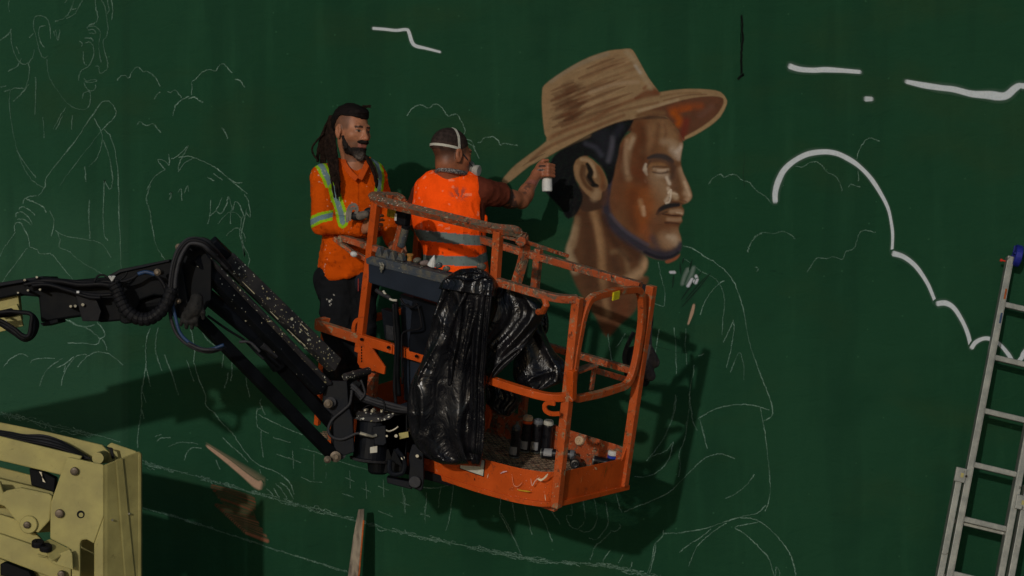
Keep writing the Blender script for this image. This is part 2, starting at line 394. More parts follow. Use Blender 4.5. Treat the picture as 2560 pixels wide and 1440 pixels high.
def soft(name, prims, h, mat, parent, disp=None, colf=None, post=None, bounds=None, it=1, label=None):
    V, Fc = sdf_mesh(prims, h, post=post, bounds=bounds); V = relax(V, Fc, it); N = vnormals(V, Fc)
    cols = colf(V, N) if colf else None
    if disp is not None: V = V + N * disp(V, N)[:, None]
    m = MB(); m.v = [V]; m.f = Fc.tolist(); m.n = len(V)
    return m.build(name, mat, parent, smooth=True, cols=cols, label=label)
def attr_mat(name, rough=.7, bs=60, bstr=.25, bd=.003, spec=.1, var=.12, sheen=0, weave=0):
    t = NT(name); a = t.nd('ShaderNodeAttribute', attribute_name='Col')
    f = t.noi(bs / 4, 5); hs = t.nd('ShaderNodeHueSaturation'); t.lk(a.outputs['Color'], hs.inputs['Color'])
    t.lk(t.ramp(f, .3, .7, 1 - var, 1 + var), hs.inputs['Value'])
    b = t.bump(t.noi(bs, 4), bstr, bd)
    if weave: t.bump(t.noi(420, 2), .2, .0015, b)
    return t.out(hs.outputs['Color'], rough, 0, spec)

# ================================================================== ground and wall
g = MB(); g.add([(-400, -400, 0), (400, -400, 0), (400, 400, 0), (-400, 400, 0)], [(0, 1, 2, 3)])
tag(g.build('ground', plain('concrete ground', (.22, .21, .19), .85, 0, .3, 1.5, .3)), kind='structure')
wall = empty('mural_wall', (0, DW, 0), 'tall green painted wall with an unfinished mural of a man in a hat', 'wall')
WX, WZ = 16.0, 10.5
cx0, cx1 = P(1851, 0, DW)[0], P(1857, 0, DW)[0]; cz1, cz0 = P(0, 36, DW)[2], P(0, 192, DW)[2]
m = MB(); Y = DW
def wq(x0, x1, z0, z1): m.add([(x0, Y, z0), (x1, Y, z0), (x1, Y, z1), (x0, Y, z1)], [(0, 1, 2, 3)])
wq(-WX, cx0, 0, WZ); wq(cx1, WX, 0, WZ); wq(cx0, cx1, 0, cz0); wq(cx0, cx1, cz1, WZ)
for a, b in (((cx0, cz0), (cx0, cz1)), ((cx1, cz0), (cx1, cz1)), ((cx0, cz0), (cx1, cz0)), ((cx0, cz1), (cx1, cz1))):
    m.add([(a[0], Y, a[1]), (b[0], Y, b[1]), (b[0], Y + .28, b[1]), (a[0], Y + .28, a[1])], [(0, 1, 2, 3)])
m.add([(-WX, Y, 0), (-WX, Y + .3, 0), (-WX, Y + .3, WZ), (-WX, Y, WZ)], [(0, 1, 2, 3)])
m.add([(WX, Y, 0), (WX, Y + .3, 0), (WX, Y + .3, WZ), (WX, Y, WZ)], [(0, 1, 2, 3)])
m.add([(-WX, Y, WZ), (WX, Y, WZ), (WX, Y + .3, WZ), (-WX, Y + .3, WZ)], [(0, 1, 2, 3)])
m.add([(-WX, Y + .3, 0), (WX, Y + .3, 0), (WX, Y + .3, WZ), (-WX, Y + .3, WZ)], [(0, 1, 2, 3)])
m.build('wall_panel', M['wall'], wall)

_lay = [0]
def ribbon(mb, cols, msk, pts, wd, col, alpha, soft=.5, jag=0., ends=True, n=5, taper=None):
    """flat painted line on the wall; pts in picture pixels, wd in pixels"""
    _lay[0] += 1; y = DW - .0012 - .00001 * (_lay[0] % 97)
    p = catmull(pts, n) if len(pts) > 2 else np.array(catmull(pts, 8), float)
    if jag: p = p + rng.normal(0, jag, p.shape)
    t = np.gradient(p, axis=0); t /= np.linalg.norm(t, axis=1)[:, None] + 1e-9; nn = np.stack([-t[:, 1], t[:, 0]], 1)
    prof = [(-1, 0), (-1 + soft, 1), (0, 1), (1 - soft, 1), (1, 0)]
    if soft >= 1: prof = [(-1, 0), (-.45, .65), (0, 1), (.45, .65), (1, 0)]
    m_ = len(p); ww = np.full(m_, wd / 2.); sd_ = rng.uniform(0, 30); av = np.ones(m_ + 2)
    if soft >= 1 and wd < 5: ar = np.arange(m_ + 2) * .22; av = np.clip(.78 + .55 * noise(np.stack([ar, ar * 0 + sd_, ar * 0], -1)), .25, 1.2); ww = ww * np.clip(1 + .5 * noise(np.stack([ar[:m_] * 1.7, ar[:m_] * 0 + sd_ + 5, ar[:m_] * 0], -1)), .6, 1.5)
    elif wd > 5: ar = np.arange(m_) * .12; ww = ww * (1 + .14 * noise(np.stack([ar, ar * 0 + sd_, ar * 0], -1)))
    if taper is not None: ww = ww * np.interp(np.linspace(0, 1, m_), np.linspace(0, 1, len(taper)), taper)
    vs, ms = [], []
    if ends: p = np.vstack([p[0] - t[0] * wd * .45, p, p[-1] + t[-1] * wd * .45]); nn = np.vstack([nn[:1], nn, nn[-1:]]); ww = np.r_[ww[0] * .6, ww, ww[-1] * .6]; m_ += 2
    for i in range(m_):
        e = 0 if ends and i in (0, m_ - 1) else 1
        for s_, a in prof:
            q = p[i] + nn[i] * s_ * ww[i]; v = P(q[0], q[1], DW); v[1] = y; vs.append(v); ms.append(a * alpha * e * (av[i] if soft >= 1 else 1))
    k = len(prof); fs = [(i * k + j, i * k + j + 1, (i + 1) * k + j + 1, (i + 1) * k + j) for i in range(m_ - 1) for j in range(k - 1)]
    mb.add(vs, fs); cols += [col] * len(vs); msk += ms
def Z(x0, y0, s_): return lambda *a: [(x0 + a[i] * s_, y0 + a[i + 1] * s_) for i in range(0, len(a), 2)]
Z1, Z2, Z3 = Z(0, 0, .3889), Z(0, 480, .4305), Z(330, 820, .3333)
Z4, Z5, Z6 = Z(1580, 560, .3751), Z(1560, 980, .3195), Z(1740, 0, .4304)
Z7, Z8, Z9 = Z(1000, 1180, .2969), Z(300, 1080, .3125), Z(1000, 300, .2917)
A3, D4 = Z(1220, 90, .3542), Z(1340, 300, .3889); PX = Z(0, 0, 1)

CH = S(132, 158, 146)
def chalk(name, lines, wd=3.2, alpha=.62, label=None, double=0):
    mb = MB(); cols = []; msk = []
    for L in lines:
        a = alpha * .80 * rng.uniform(.7, 1.1); ribbon(mb, cols, msk, L, wd * rng.uniform(.85, 1.15), CH, a, 1, jag=.55, ends=False, n=7)
    return mb.build(name, M['chalk'], wall, cols=cols, msk=msk, label=label)
chalk('chalk_figure', [
    Z1(70, 185, 75, 280, 100, 360, 140, 410, 180, 405, 210, 370, 220, 320), Z1(0, 260, 50, 225, 75, 190), Z1(60, 0, 55, 40, 60, 75),
    Z1(250, 100, 222, 115, 216, 170, 235, 250, 255, 330, 280, 372, 310, 360), Z1(250, 100, 290, 110, 315, 150, 328, 250),
    Z1(290, 165, 255, 175, 250, 215, 260, 270, 285, 305), Z1(345, 200, 352, 232), Z1(358, 190, 372, 258, 385, 190),
    Z1(355, 138, 410, 118, 450, 75, 478, 0), Z1(425, 120, 480, 90, 515, 30, 530, 0), Z1(455, 65, 490, 55), Z1(415, 20, 432, 0),
    Z1(612, 0, 618, 60, 630, 110, 615, 145, 575, 160, 560, 180), Z1(560, 172, 610, 170, 640, 195, 645, 225, 635, 300, 650, 400), Z1(565, 195, 600, 190, 615, 215, 570, 210), Z1(545, 245, 585, 245, 600, 262),
    Z1(655, 0, 680, 70, 693, 190, 680, 240, 663, 265, 672, 330, 690, 390, 690, 440, 660, 465, 640, 468, 635, 430, 610, 425),
    Z1(510, 262, 530, 280, 525, 300), Z1(545, 280, 575, 270, 600, 300, 600, 360, 575, 420, 530, 450, 510, 480, 505, 520),
    Z1(535, 330, 540, 400, 555, 420), Z1(540, 500, 555, 520, 600, 512, 628, 515), Z1(545, 525, 590, 530, 625, 520), Z1(540, 530, 555, 565, 580, 585, 610, 575, 615, 545),
    Z1(530, 635, 538, 600, 575, 590, 582, 640, 565, 690, 520, 705, 440, 670, 375, 590, 315, 490, 302, 380),
    Z1(690, 0, 700, 60, 690, 90), Z1(715, 0, 725, 60, 720, 128), Z1(230, 495, 230, 600, 225, 740), Z1(0, 560, 40, 555), Z1(50, 460, 110, 425, 138, 375),
    Z1(25, 590, 100, 568, 160, 570), Z1(180, 400, 190, 460, 165, 560, 90, 650), Z1(70, 575, 60, 660, 75, 800, 110, 960, 160, 1090, 220, 1170, 285, 1210),
    Z1(110, 970, 160, 1050, 230, 1140), Z1(425, 690, 385, 750, 340, 830), Z1(405, 740, 360, 832), Z1(275, 750, 285, 890), Z1(465, 740, 460, 835),
    Z1(100, 640, 150, 590, 185, 540), Z1(105, 300, 125, 345), Z1(190, 240, 215, 215)], label='pale chalk outline of a face in profile', alpha=.42)
chalk('chalk_staff', [Z1(245, 1262, 290, 1200, 300, 1140, 400, 1010, 480, 910, 580, 760, 655, 655), Z1(655, 655, 700, 652, 740, 700, 738, 750, 670, 820, 560, 960, 450, 1100, 385, 1195),
    Z1(665, 825, 715, 890, 745, 1000, 760, 1150, 765, 1440), Z1(605, 760, 650, 850, 655, 920, 620, 1020, 570, 1070), Z1(665, 900, 700, 1000, 720, 1110, 722, 1180, 705, 1215, 680, 1180, 668, 1180, 662, 1440),
    Z1(545, 1070, 552, 1170), Z1(575, 1285, 572, 1440)])
chalk('chalk_hand', [Z2(215, 20, 150, 35, 132, 70), Z2(150, 38, 200, 60, 250, 85, 268, 115), Z2(110, 100, 130, 85, 170, 105, 205, 135), Z2(95, 150, 95, 125, 130, 118, 170, 150, 190, 190),
    Z2(85, 230, 88, 185, 120, 180, 145, 225, 165, 265, 172, 320), Z2(100, 160, 140, 160, 185, 195), Z2(290, 110, 312, 160, 308, 215, 298, 255), Z2(320, 222, 380, 255, 470, 272, 560, 288, 600, 310, 645, 380),
    Z2(90, 235, 50, 290, 20, 330, 0, 375), Z2(160, 325, 110, 390, 50, 470, 5, 540), Z2(175, 320, 215, 335, 235, 360, 300, 362, 350, 420, 400, 480, 435, 520), Z2(335, 235, 350, 280, 345, 320, 400, 345, 450, 390, 530, 440, 600, 480),
    Z2(520, 50, 516, 130, 522, 270), Z2(605, 0, 600, 100, 605, 240, 625, 280), Z2(690, 0, 690, 100, 697, 250, 703, 460)])
chalk('chalk_cloud', [Z1(755, 515, 775, 490, 805, 485, 830, 502, 850, 460, 885, 432, 920, 460, 950, 460, 1000, 500, 1030, 555), Z1(990, 640, 1010, 605, 1030, 595), Z1(1075, 588, 1095, 595, 1125, 578, 1150, 605, 1168, 630),
    Z1(1112, 745, 1130, 680, 1160, 648, 1185, 635, 1215, 618), Z1(1230, 610, 1235, 560, 1232, 530, 1260, 505, 1300, 465, 1345, 448, 1385, 455, 1410, 420, 1440, 412, 1475, 452, 1495, 468),
    Z1(1210, 635, 1250, 625, 1280, 645, 1305, 658), Z1(880, 805, 900, 783, 940, 808, 985, 795, 1010, 825, 1035, 850), Z1(1510, 510, 1545, 520, 1575, 565), Z1(1425, 820, 1448, 850, 1465, 890)])
chalk('chalk_child_head', [Z1(1062, 1090, 1015, 1028, 1060, 1035, 1088, 1060, 1085, 990), Z1(1100, 1020, 1140, 1005, 1210, 938, 1170, 1010, 1145, 1080, 1165, 1090), Z1(1145, 1105, 1190, 1045, 1250, 1015),
    Z1(1150, 1010, 1220, 1005, 1300, 1035, 1390, 1080, 1450, 1130, 1510, 1180, 1590, 1245), Z1(1465, 1145, 1510, 1170, 1560, 1175), Z1(1062, 1090, 1000, 1130, 965, 1180, 945, 1220),
    Z1(968, 1190, 945, 1260, 945, 1300, 962, 1350, 975, 1440), Z1(1570, 1250, 1600, 1300, 1608, 1395, 1580, 1360), Z1(1370, 1115, 1432, 1158), Z1(1330, 1138, 1378, 1162),
    Z1(1090, 1285, 1105, 1235, 1090, 1250), Z1(1170, 1290, 1165, 1215, 1145, 1235), Z1(1185, 1240, 1205, 1195, 1215, 1235), Z1(1355, 1285, 1350, 1380, 1335, 1440),
    Z1(1345, 1390, 1390, 1350, 1428, 1270), Z1(1385, 1350, 1420, 1372, 1455, 1320, 1472, 1265, 1495, 1350, 1510, 1300, 1535, 1310, 1570, 1390, 1565, 1440), Z1(1485, 1350, 1480, 1440),
    Z2(860, 0, 850, 50, 870, 110, 885, 200, 905, 300, 935, 360, 960, 395), PX(545, 560, 575, 530, 602, 545, 606, 580), PX(565, 590, 590, 570, 610, 585, 613, 605), PX(606, 540, 600, 590, 622, 640, 622, 660, 612, 690),
    PX(618, 520, 604, 585, 612, 640, 606, 600)])
chalk('chalk_cloud', [PX(1017, 290, 1030, 272, 1050, 262, 1072, 270, 1085, 260, 1105, 268, 1120, 290, 1140, 285, 1152, 300, 1163, 325, 1158, 338), Z9(570, 165, 610, 180, 640, 235), Z9(580, 195, 630, 235, 680, 330),
    Z9(668, 192, 695, 190, 720, 155, 770, 145, 800, 145, 840, 175, 862, 215, 890, 200, 950, 210, 1010, 218)], alpha=.75)
chalk('chalk_cloud', [Z6(70, 1070, 105, 1030, 145, 1012, 160, 1030, 200, 1015, 235, 1018, 265, 1045, 310, 1060, 350, 1105, 400, 1140, 440, 1182), Z6(300, 1440, 340, 1380, 385, 1352, 455, 1356, 500, 1345, 545, 1360, 575, 1388),
    Z6(485, 1090, 505, 1080, 495, 1060), Z6(575, 965, 620, 968, 660, 945, 700, 940, 735, 965, 760, 1000, 805, 1020, 835, 1060, 850, 1110), Z6(1065, 823, 1020, 803, 985, 812, 960, 850, 940, 890, 932, 930), Z6(938, 960, 945, 1050),
    Z6(885, 1088, 900, 1070, 930, 1080, 955, 1085), Z4(1165, 322, 1200, 270, 1235, 228, 1300, 230, 1345, 218, 1400, 236, 1425, 185, 1480, 160, 1500, 100, 1520, 55, 1560, 42, 1620, 55), Z4(770, 190, 785, 140, 820, 90, 865, 62)])
chalk('chalk_shirt', [Z4(340, 148, 400, 160, 480, 215, 560, 262, 630, 320, 680, 390, 715, 480, 745, 580, 770, 730, 800, 850, 840, 960, 890, 1090, 925, 1180, 938, 1250, 920, 1290, 875, 1312),
    Z4(440, 1300, 520, 1250, 620, 1215, 740, 1202, 830, 1212, 915, 1240), Z4(342, 225, 400, 270, 470, 320, 540, 355, 575, 390, 610, 460, 615, 560, 605, 650, 600, 740), Z4(455, 605, 480, 530, 530, 450, 590, 390, 620, 380),
    Z4(175, 250, 190, 340, 215, 440, 217, 520, 205, 548, 140, 525), Z4(675, 640, 680, 700, 665, 800, 650, 880, 630, 960), Z4(675, 650, 640, 720, 610, 790), Z4(655, 990, 690, 900, 718, 858, 740, 920, 745, 1040),
    Z4(180, 700, 165, 800, 150, 880), Z4(280, 690, 290, 800, 295, 1000), Z4(440, 880, 480, 865), Z4(412, 935, 410, 1000, 395, 1050, 385, 1120, 380, 1250, 350, 1440), Z4(385, 1180, 400, 1280, 410, 1330, 435, 1375),
    Z4(290, 1150, 275, 1260, 240, 1370, 205, 1440), Z4(450, 1300, 470, 1370, 485, 1440), Z4(360, 700, 355, 800, 365, 940), PX(1520, 835, 1524, 870, 1530, 905), PX(1562, 835, 1550, 855, 1540, 868), Z4(820, 285, 840, 300, 828, 322)])
chalk('chalk_shirt', [Z5(1065, 118, 1085, 220, 1105, 350, 1130, 550, 1142, 700, 1142, 800, 1125, 880, 1105, 930), Z5(1110, 885, 1040, 950, 960, 965, 870, 990, 760, 1025, 640, 1065, 480, 1095, 370, 1105, 310, 1108),
    Z5(0, 940, 90, 900, 210, 855, 350, 785, 420, 720, 520, 620, 620, 525, 700, 492, 770, 485, 870, 522), Z5(795, 832, 880, 790, 960, 725, 1022, 645), Z5(310, 1080, 300, 1130, 240, 1195, 220, 1300, 185, 1420),
    Z5(250, 1190, 235, 1280, 200, 1420), Z5(910, 985, 1000, 990, 1080, 1025, 1160, 1090, 1240, 1180, 1300, 1270, 1335, 1380, 1342, 1440), Z5(1045, 1022, 960, 1035, 890, 1050, 870, 1065, 910, 1085, 980, 1140, 1060, 1220, 1130, 1300, 1175, 1440),
    Z5(800, 1025, 720, 1075, 640, 1140, 570, 1210, 530, 1300, 505, 1365), Z5(680, 1070, 600, 1140, 520, 1185, 435, 1255), Z5(1185, 1440, 1190, 1370, 1215, 1400, 1215, 1440), Z5(490, 230, 480, 350, 430, 480, 440, 570, 425, 665),
    Z5(405, 20, 395, 150, 330, 320, 250, 450, 175, 540), Z5(375, 400, 330, 460, 250, 490, 190, 515), Z5(385, 390, 350, 520, 280, 610, 180, 660, 80, 662), Z5(595, 215, 620, 320, 650, 440)])
chalk('chalk_hands', [Z7(850, 220, 840, 350, 870, 400, 920, 500, 980, 600, 1015, 680), Z7(850, 350, 900, 430, 950, 540, 1000, 650), Z7(945, 260, 960, 340, 970, 410), Z7(1050, 285, 1080, 400, 1110, 525), Z7(1170, 315, 1220, 420, 1250, 500, 1285, 590),
    Z7(1265, 305, 1310, 380, 1350, 440), Z7(1445, 270, 1448, 360, 1408, 362, 1405, 400, 1440, 460, 1490, 478, 1530, 450, 1550, 420), Z7(1540, 240, 1555, 330, 1560, 400), Z7(1630, 210, 1650, 300, 1660, 390, 1620, 480, 1560, 505, 1510, 490),
    Z7(1730, 250, 1745, 350, 1750, 440, 1700, 520, 1650, 568, 1590, 555), Z7(1815, 170, 1850, 300, 1870, 340), Z7(1775, 490, 1810, 500, 1850, 470, 1850, 440), Z7(1790, 490, 1720, 560, 1640, 630, 1620, 690, 1600, 740), Z7(1770, 655, 1720, 730, 1705, 790),
    Z7(1880, 695, 1840, 765), Z7(1955, 755, 1940, 825), Z7(190, 128, 260, 136, 340, 130, 430, 105, 510, 85)], alpha=.5)
def cross(zf, x, y, a, b): return [zf(x - 4, y - b, x, y, x + 3, y + b), zf(x - a, y - a * .4, x, y, x + a, y + a * .4)]
chalk('chalk_grid_mark', [L for x, y in ((1385, 220), (1840, 380), (1970, 465), (2108, 450), (2280, 575), (2440, 662)) for L in cross(Z8, x, y, 40, 70)] + [Z8(1550, 175, 1552, 380), Z8(1650, 320, 1648, 375), Z8(1250, 178, 1320, 200, 1450, 245),
    Z8(1440, 130, 1580, 165, 1790, 245, 2000, 305), Z8(1450, 360, 1530, 395, 1615, 402), Z8(1775, 490, 1870, 522), Z8(2060, 630, 2180, 675), Z7(345, 130, 330, 220, 325, 300), Z7(222, 170, 220, 260, 208, 400), Z7(170, 355, 245, 362), Z7(450, 110, 430, 300, 405, 440, 385, 490), Z7(20, 130, 42, 350)], alpha=.48, wd=2.6)
chalk('chalk_leg', [Z3(140, 0, 110, 80, 103, 180, 105, 290, 75, 470, 72, 620, 60, 700, 42, 830, 45, 900), Z3(105, 290, 130, 400, 140, 440), Z3(75, 470, 105, 560), Z3(72, 610, 92, 680), Z3(195, 0, 178, 100, 180, 190, 225, 320), Z3(245, 200, 290, 320, 350, 500), Z3(440, 0, 470, 160, 465, 250, 500, 380, 550, 500, 555, 580, 620, 640, 670, 705, 760, 800, 850, 930, 950, 1025, 1060, 1070, 1130, 1110, 1190, 1170, 1215, 1245),
    Z3(410, 240, 440, 330, 465, 400), Z3(510, 0, 570, 90, 640, 145), Z3(690, 180, 680, 260, 675, 300), Z3(750, 230, 750, 330, 740, 400), Z3(970, 530, 960, 560, 975, 600, 1000, 650), Z3(940, 600, 935, 680, 945, 745, 1025, 790), Z3(975, 600, 940, 610),
    Z3(950, 650, 1050, 700, 1150, 750, 1280, 800), Z3(970, 760, 968, 850, 985, 970), Z3(1060, 820, 1190, 860), Z3(680, 820, 750, 890, 800, 930, 870, 1005), Z3(275, 890, 330, 865, 400, 858, 495, 870), Z3(390, 995, 410, 940, 450, 900, 525, 902), Z3(185, 850, 220, 825, 290, 825), Z3(170, 812, 220, 800), Z3(1075, 1165, 1120, 1210, 1165, 1280), Z3(1110, 1160, 1160, 1190, 1215, 1285), Z3(1060, 1200, 1085, 1240, 1105, 1270), Z3(1010, 1205, 1045, 1235, 1055, 1265), Z3(960, 1060, 970, 1100, 1020, 1140), Z3(850, 320, 865, 440, 885, 520), Z3(720, 330, 715, 390, 690, 450), Z3(630, 990, 660, 1060)])
chalk('chalk_hem', [Z2(355, 725, 430, 765, 520, 800, 580, 850), Z2(400, 745, 480, 780, 550, 772), Z2(565, 755, 605, 810, 605, 840, 585, 850, 560, 885, 480, 878, 395, 878), Z2(595, 855, 615, 890, 620, 920), Z2(20, 1018, 60, 970, 120, 940, 165, 955),
    Z2(175, 992, 210, 970, 320, 965), Z2(230, 1128, 260, 1050, 310, 1000, 365, 965), Z2(355, 1125, 370, 1060, 410, 990, 450, 950, 505, 943), Z2(450, 1015, 500, 960, 560, 930, 620, 935, 670, 965, 715, 1005), Z2(330, 1020, 375, 1000, 430, 955), Z2(380, 1005, 372, 1045)], alpha=.7)
# thick scribbled chalk lines of the road
def scribble(path, wd, n):
    L = []; p = catmull(path, 30)
    for i in range(n):
        j = rng.randint(0, len(p) - 8); q = p[j:j + rng.randint(5, 14)]; q = q[::3] + rng.normal(0, 1, (len(q[::3]), 2)) * (1.5, wd) + (0, rng.normal(0, wd))
        if len(q) > 2: L.append(q)
    return L
road = PX(355, 1158, 420, 1172, 505, 1195, 560, 1212, 700, 1250, 790, 1275, 900, 1305, 1000, 1330, 1100, 1352, 1200, 1372, 1350, 1402, 1500, 1412, 1620, 1437, 1660, 1445)
chalk('chalk_road_edge', [road] + scribble(road, 2.6, 210), wd=2.4, alpha=.6, label='thick scribbled chalk line sloping down to the right')
chalk('chalk_road_edge', [PX(355, 1268, 480, 1305, 640, 1358, 740, 1390, 870, 1430), PX(0, 1035, 40, 1040, 90, 1055, 150, 1070, 250, 1090, 300, 1105)] + scribble(PX(355, 1268, 480, 1305, 640, 1358, 740, 1390, 870, 1430), 1.0, 50) + scribble(PX(0, 1035, 60, 1046, 150, 1070, 250, 1090), 4, 40), wd=2.4, alpha=.6, label='thin chalk line near the bottom of the wall')

# sprayed outlines
WHT = S(160, 166, 170)
def spray(name, pts, wd, col=WHT, alpha=.97, soft=.28, label=None, taper=None, layers=1):
    mb = MB(); cols = []; msk = []
    ribbon(mb, cols, msk, pts, wd * 2.0, col, alpha * .12, 1, n=8, taper=taper); ribbon(mb, cols, msk, pts, wd * 1.15, col, alpha, soft, n=8, taper=taper)
    return mb.build(name, M['spray'], wall, cols=cols, msk=msk, label=label)
spray('sprayed_line', PX(933, 71, 960, 73, 990, 76, 1015, 74, 1022, 80, 1030, 105, 1040, 115, 1065, 121, 1100, 130), 8, label='short stepped white line at the top, left of the hat', taper=[.9, .9, 1, 1.1, 1, .8])
spray('sprayed_line', Z6(545, 385, 600, 402, 680, 408, 750, 405, 850, 410, 950, 418), 13, label='short straight white line right of the crack', taper=[1.2, 1, 1, .8])
spray('sprayed_line', Z6(1225, 475, 1320, 495, 1420, 510, 1500, 520, 1600, 545, 1700, 552, 1770, 560, 1810, 550, 1850, 515, 1880, 498, 1905, 500, 1960, 500), 15, label='long wavy white line at the right edge', taper=[.7, 1, 1, 1.3, 1.2, 1, 1])
spray('sprayed_dot', Z6(985, 575, 1020, 575), 12, alpha=.8)
spray('sprayed_cloud_arc', Z6(460, 1170, 460, 1120, 475, 1060, 510, 990, 570, 935, 650, 895, 740, 882, 810, 890, 870, 915, 940, 960, 1010, 1030, 1070, 1120, 1115, 1210, 1135, 1300, 1142, 1370, 1138, 1462), 12.5, label='large white cloud arc right of the hat', taper=[1.1, 1.1, 1, 1, .9, .75, .65, .6])
Z10 = Z(2260, 580, .597)
spray('sprayed_cloud_arc', Z10(-45, 90, 0, 105, 50, 145, 95, 210, 120, 265, 133, 300), 10, taper=[1.3, 1, .8]); spray('sprayed_cloud_arc', Z10(140, 300, 175, 298, 210, 320, 245, 375, 268, 430, 280, 485), 11, taper=[1.2, 1, .8])
spray('sprayed_cloud_arc', Z10(283, 485, 300, 462, 330, 447, 360, 448, 400, 470, 435, 510, 462, 548, 490, 530, 502, 505, 530, 480, 580, 470), 10)
TAN = S(146, 118, 98)
mb = MB(); cols = []; msk = []
ribbon(mb, cols, msk, Z8(720, 110, 830, 190, 960, 280, 1060, 355, 1120, 410), 34, TAN, .38, 1, taper=[.25, .6, .9, 1.2]); ribbon(mb, cols, msk, Z8(705, 118, 850, 225, 980, 330, 1080, 410, 1120, 425), 20, TAN, .97, .45, n=8, taper=[.35, .7, .9, 1.15, 1.45])
mb.build('sprayed_arm_highlight', M['spray'], wall, cols=cols, msk=msk, label='tan sprayed highlight tapering up to the left')
spray('sprayed_arm_highlight', Z4(412, 540, 400, 590, 375, 665), 8, TAN, .85, label='small tan dab beside the orange basket post', taper=[.7, 1, .6])
mb = MB(); cols = []; msk = []; BR = S(104, 44, 28); BR2 = S(130, 76, 58)
for i in range(17):
    y = 430 + i * 13; x0 = 735 + i * 9 + rng.randint(-12, 12); x1 = 1060 + rng.randint(-20, 20)
    ribbon(mb, cols, msk, Z8(x0, y, (x0 + x1) / 2, y + 42, x1, y + 92), 10, BR, (.9 if i < 4 else .6) * rng.uniform(.5, 1), 1)
for i in range(18):
    y = 590 + i * 13; x0 = 770 + i * 14; x1 = 1035 + i * 8 + rng.randint(-10, 20)
    ribbon(mb, cols, msk, Z8(x0, y - 5, (x0 + x1) / 2, y + 28, x1, y + 62), 12, BR2 if i > 4 else BR, rng.uniform(.5, .9), 1)
mb.build('brushed_patch', M['spray'], wall, cols=cols, msk=msk, label='reddish brown brushed patch low on the wall')
mb = MB(); cols = []; msk = []
for q in (Z4(395, 290, 380, 330, 355, 380), Z4(375, 300, 350, 350, 335, 400), Z4(410, 290, 395, 340, 370, 400)): ribbon(mb, cols, msk, q, 15, S(120, 130, 125), .42, 1)
for q in (Z4(520, 330, 440, 430, 335, 550), Z4(460, 320, 400, 400, 330, 500), Z4(500, 345, 430, 420, 360, 500), Z4(345, 230, 335, 260), Z4(400, 240, 385, 300), Z4(320, 260, 325, 330), Z4(280, 330, 270, 420)): ribbon(mb, cols, msk, q, 9, S(8, 16, 14), .8, .9, taper=[.3, 1, .4])
for q in (Z4(425, 345, 432, 360), Z4(405, 370, 420, 390), Z4(435, 370, 425, 395), Z4(372, 415, 400, 365), Z4(255, 322, 285, 322)): ribbon(mb, cols, msk, q, 10, S(165, 165, 172), .85, .7)
mb.build('paint_test_dabs', M['spray'], wall, cols=cols, msk=msk, label='white and black paint dabs under the painted chin')
mb = MB(); cols = []; msk = []
for q in (PX(1854, 40, 1856, 100, 1853, 140, 1855, 192), PX(1846, 197, 1854, 190, 1858, 186)): ribbon(mb, cols, msk, q, 8, S(3, 5, 4), 1, .5, jag=.7)
ribbon(mb, cols, msk, PX(1857, 360, 1861, 400, 1858, 430, 1860, 470), 2.5, S(12, 26, 18), .6, 1, jag=.8)
ribbon(mb, cols, msk, PX(1632, 866, 1665, 872, 1690, 880, 1720, 882), 3, S(10, 26, 18), .55, 1, jag=1); mb.build('crack', M['spray'], wall, cols=cols, msk=msk)

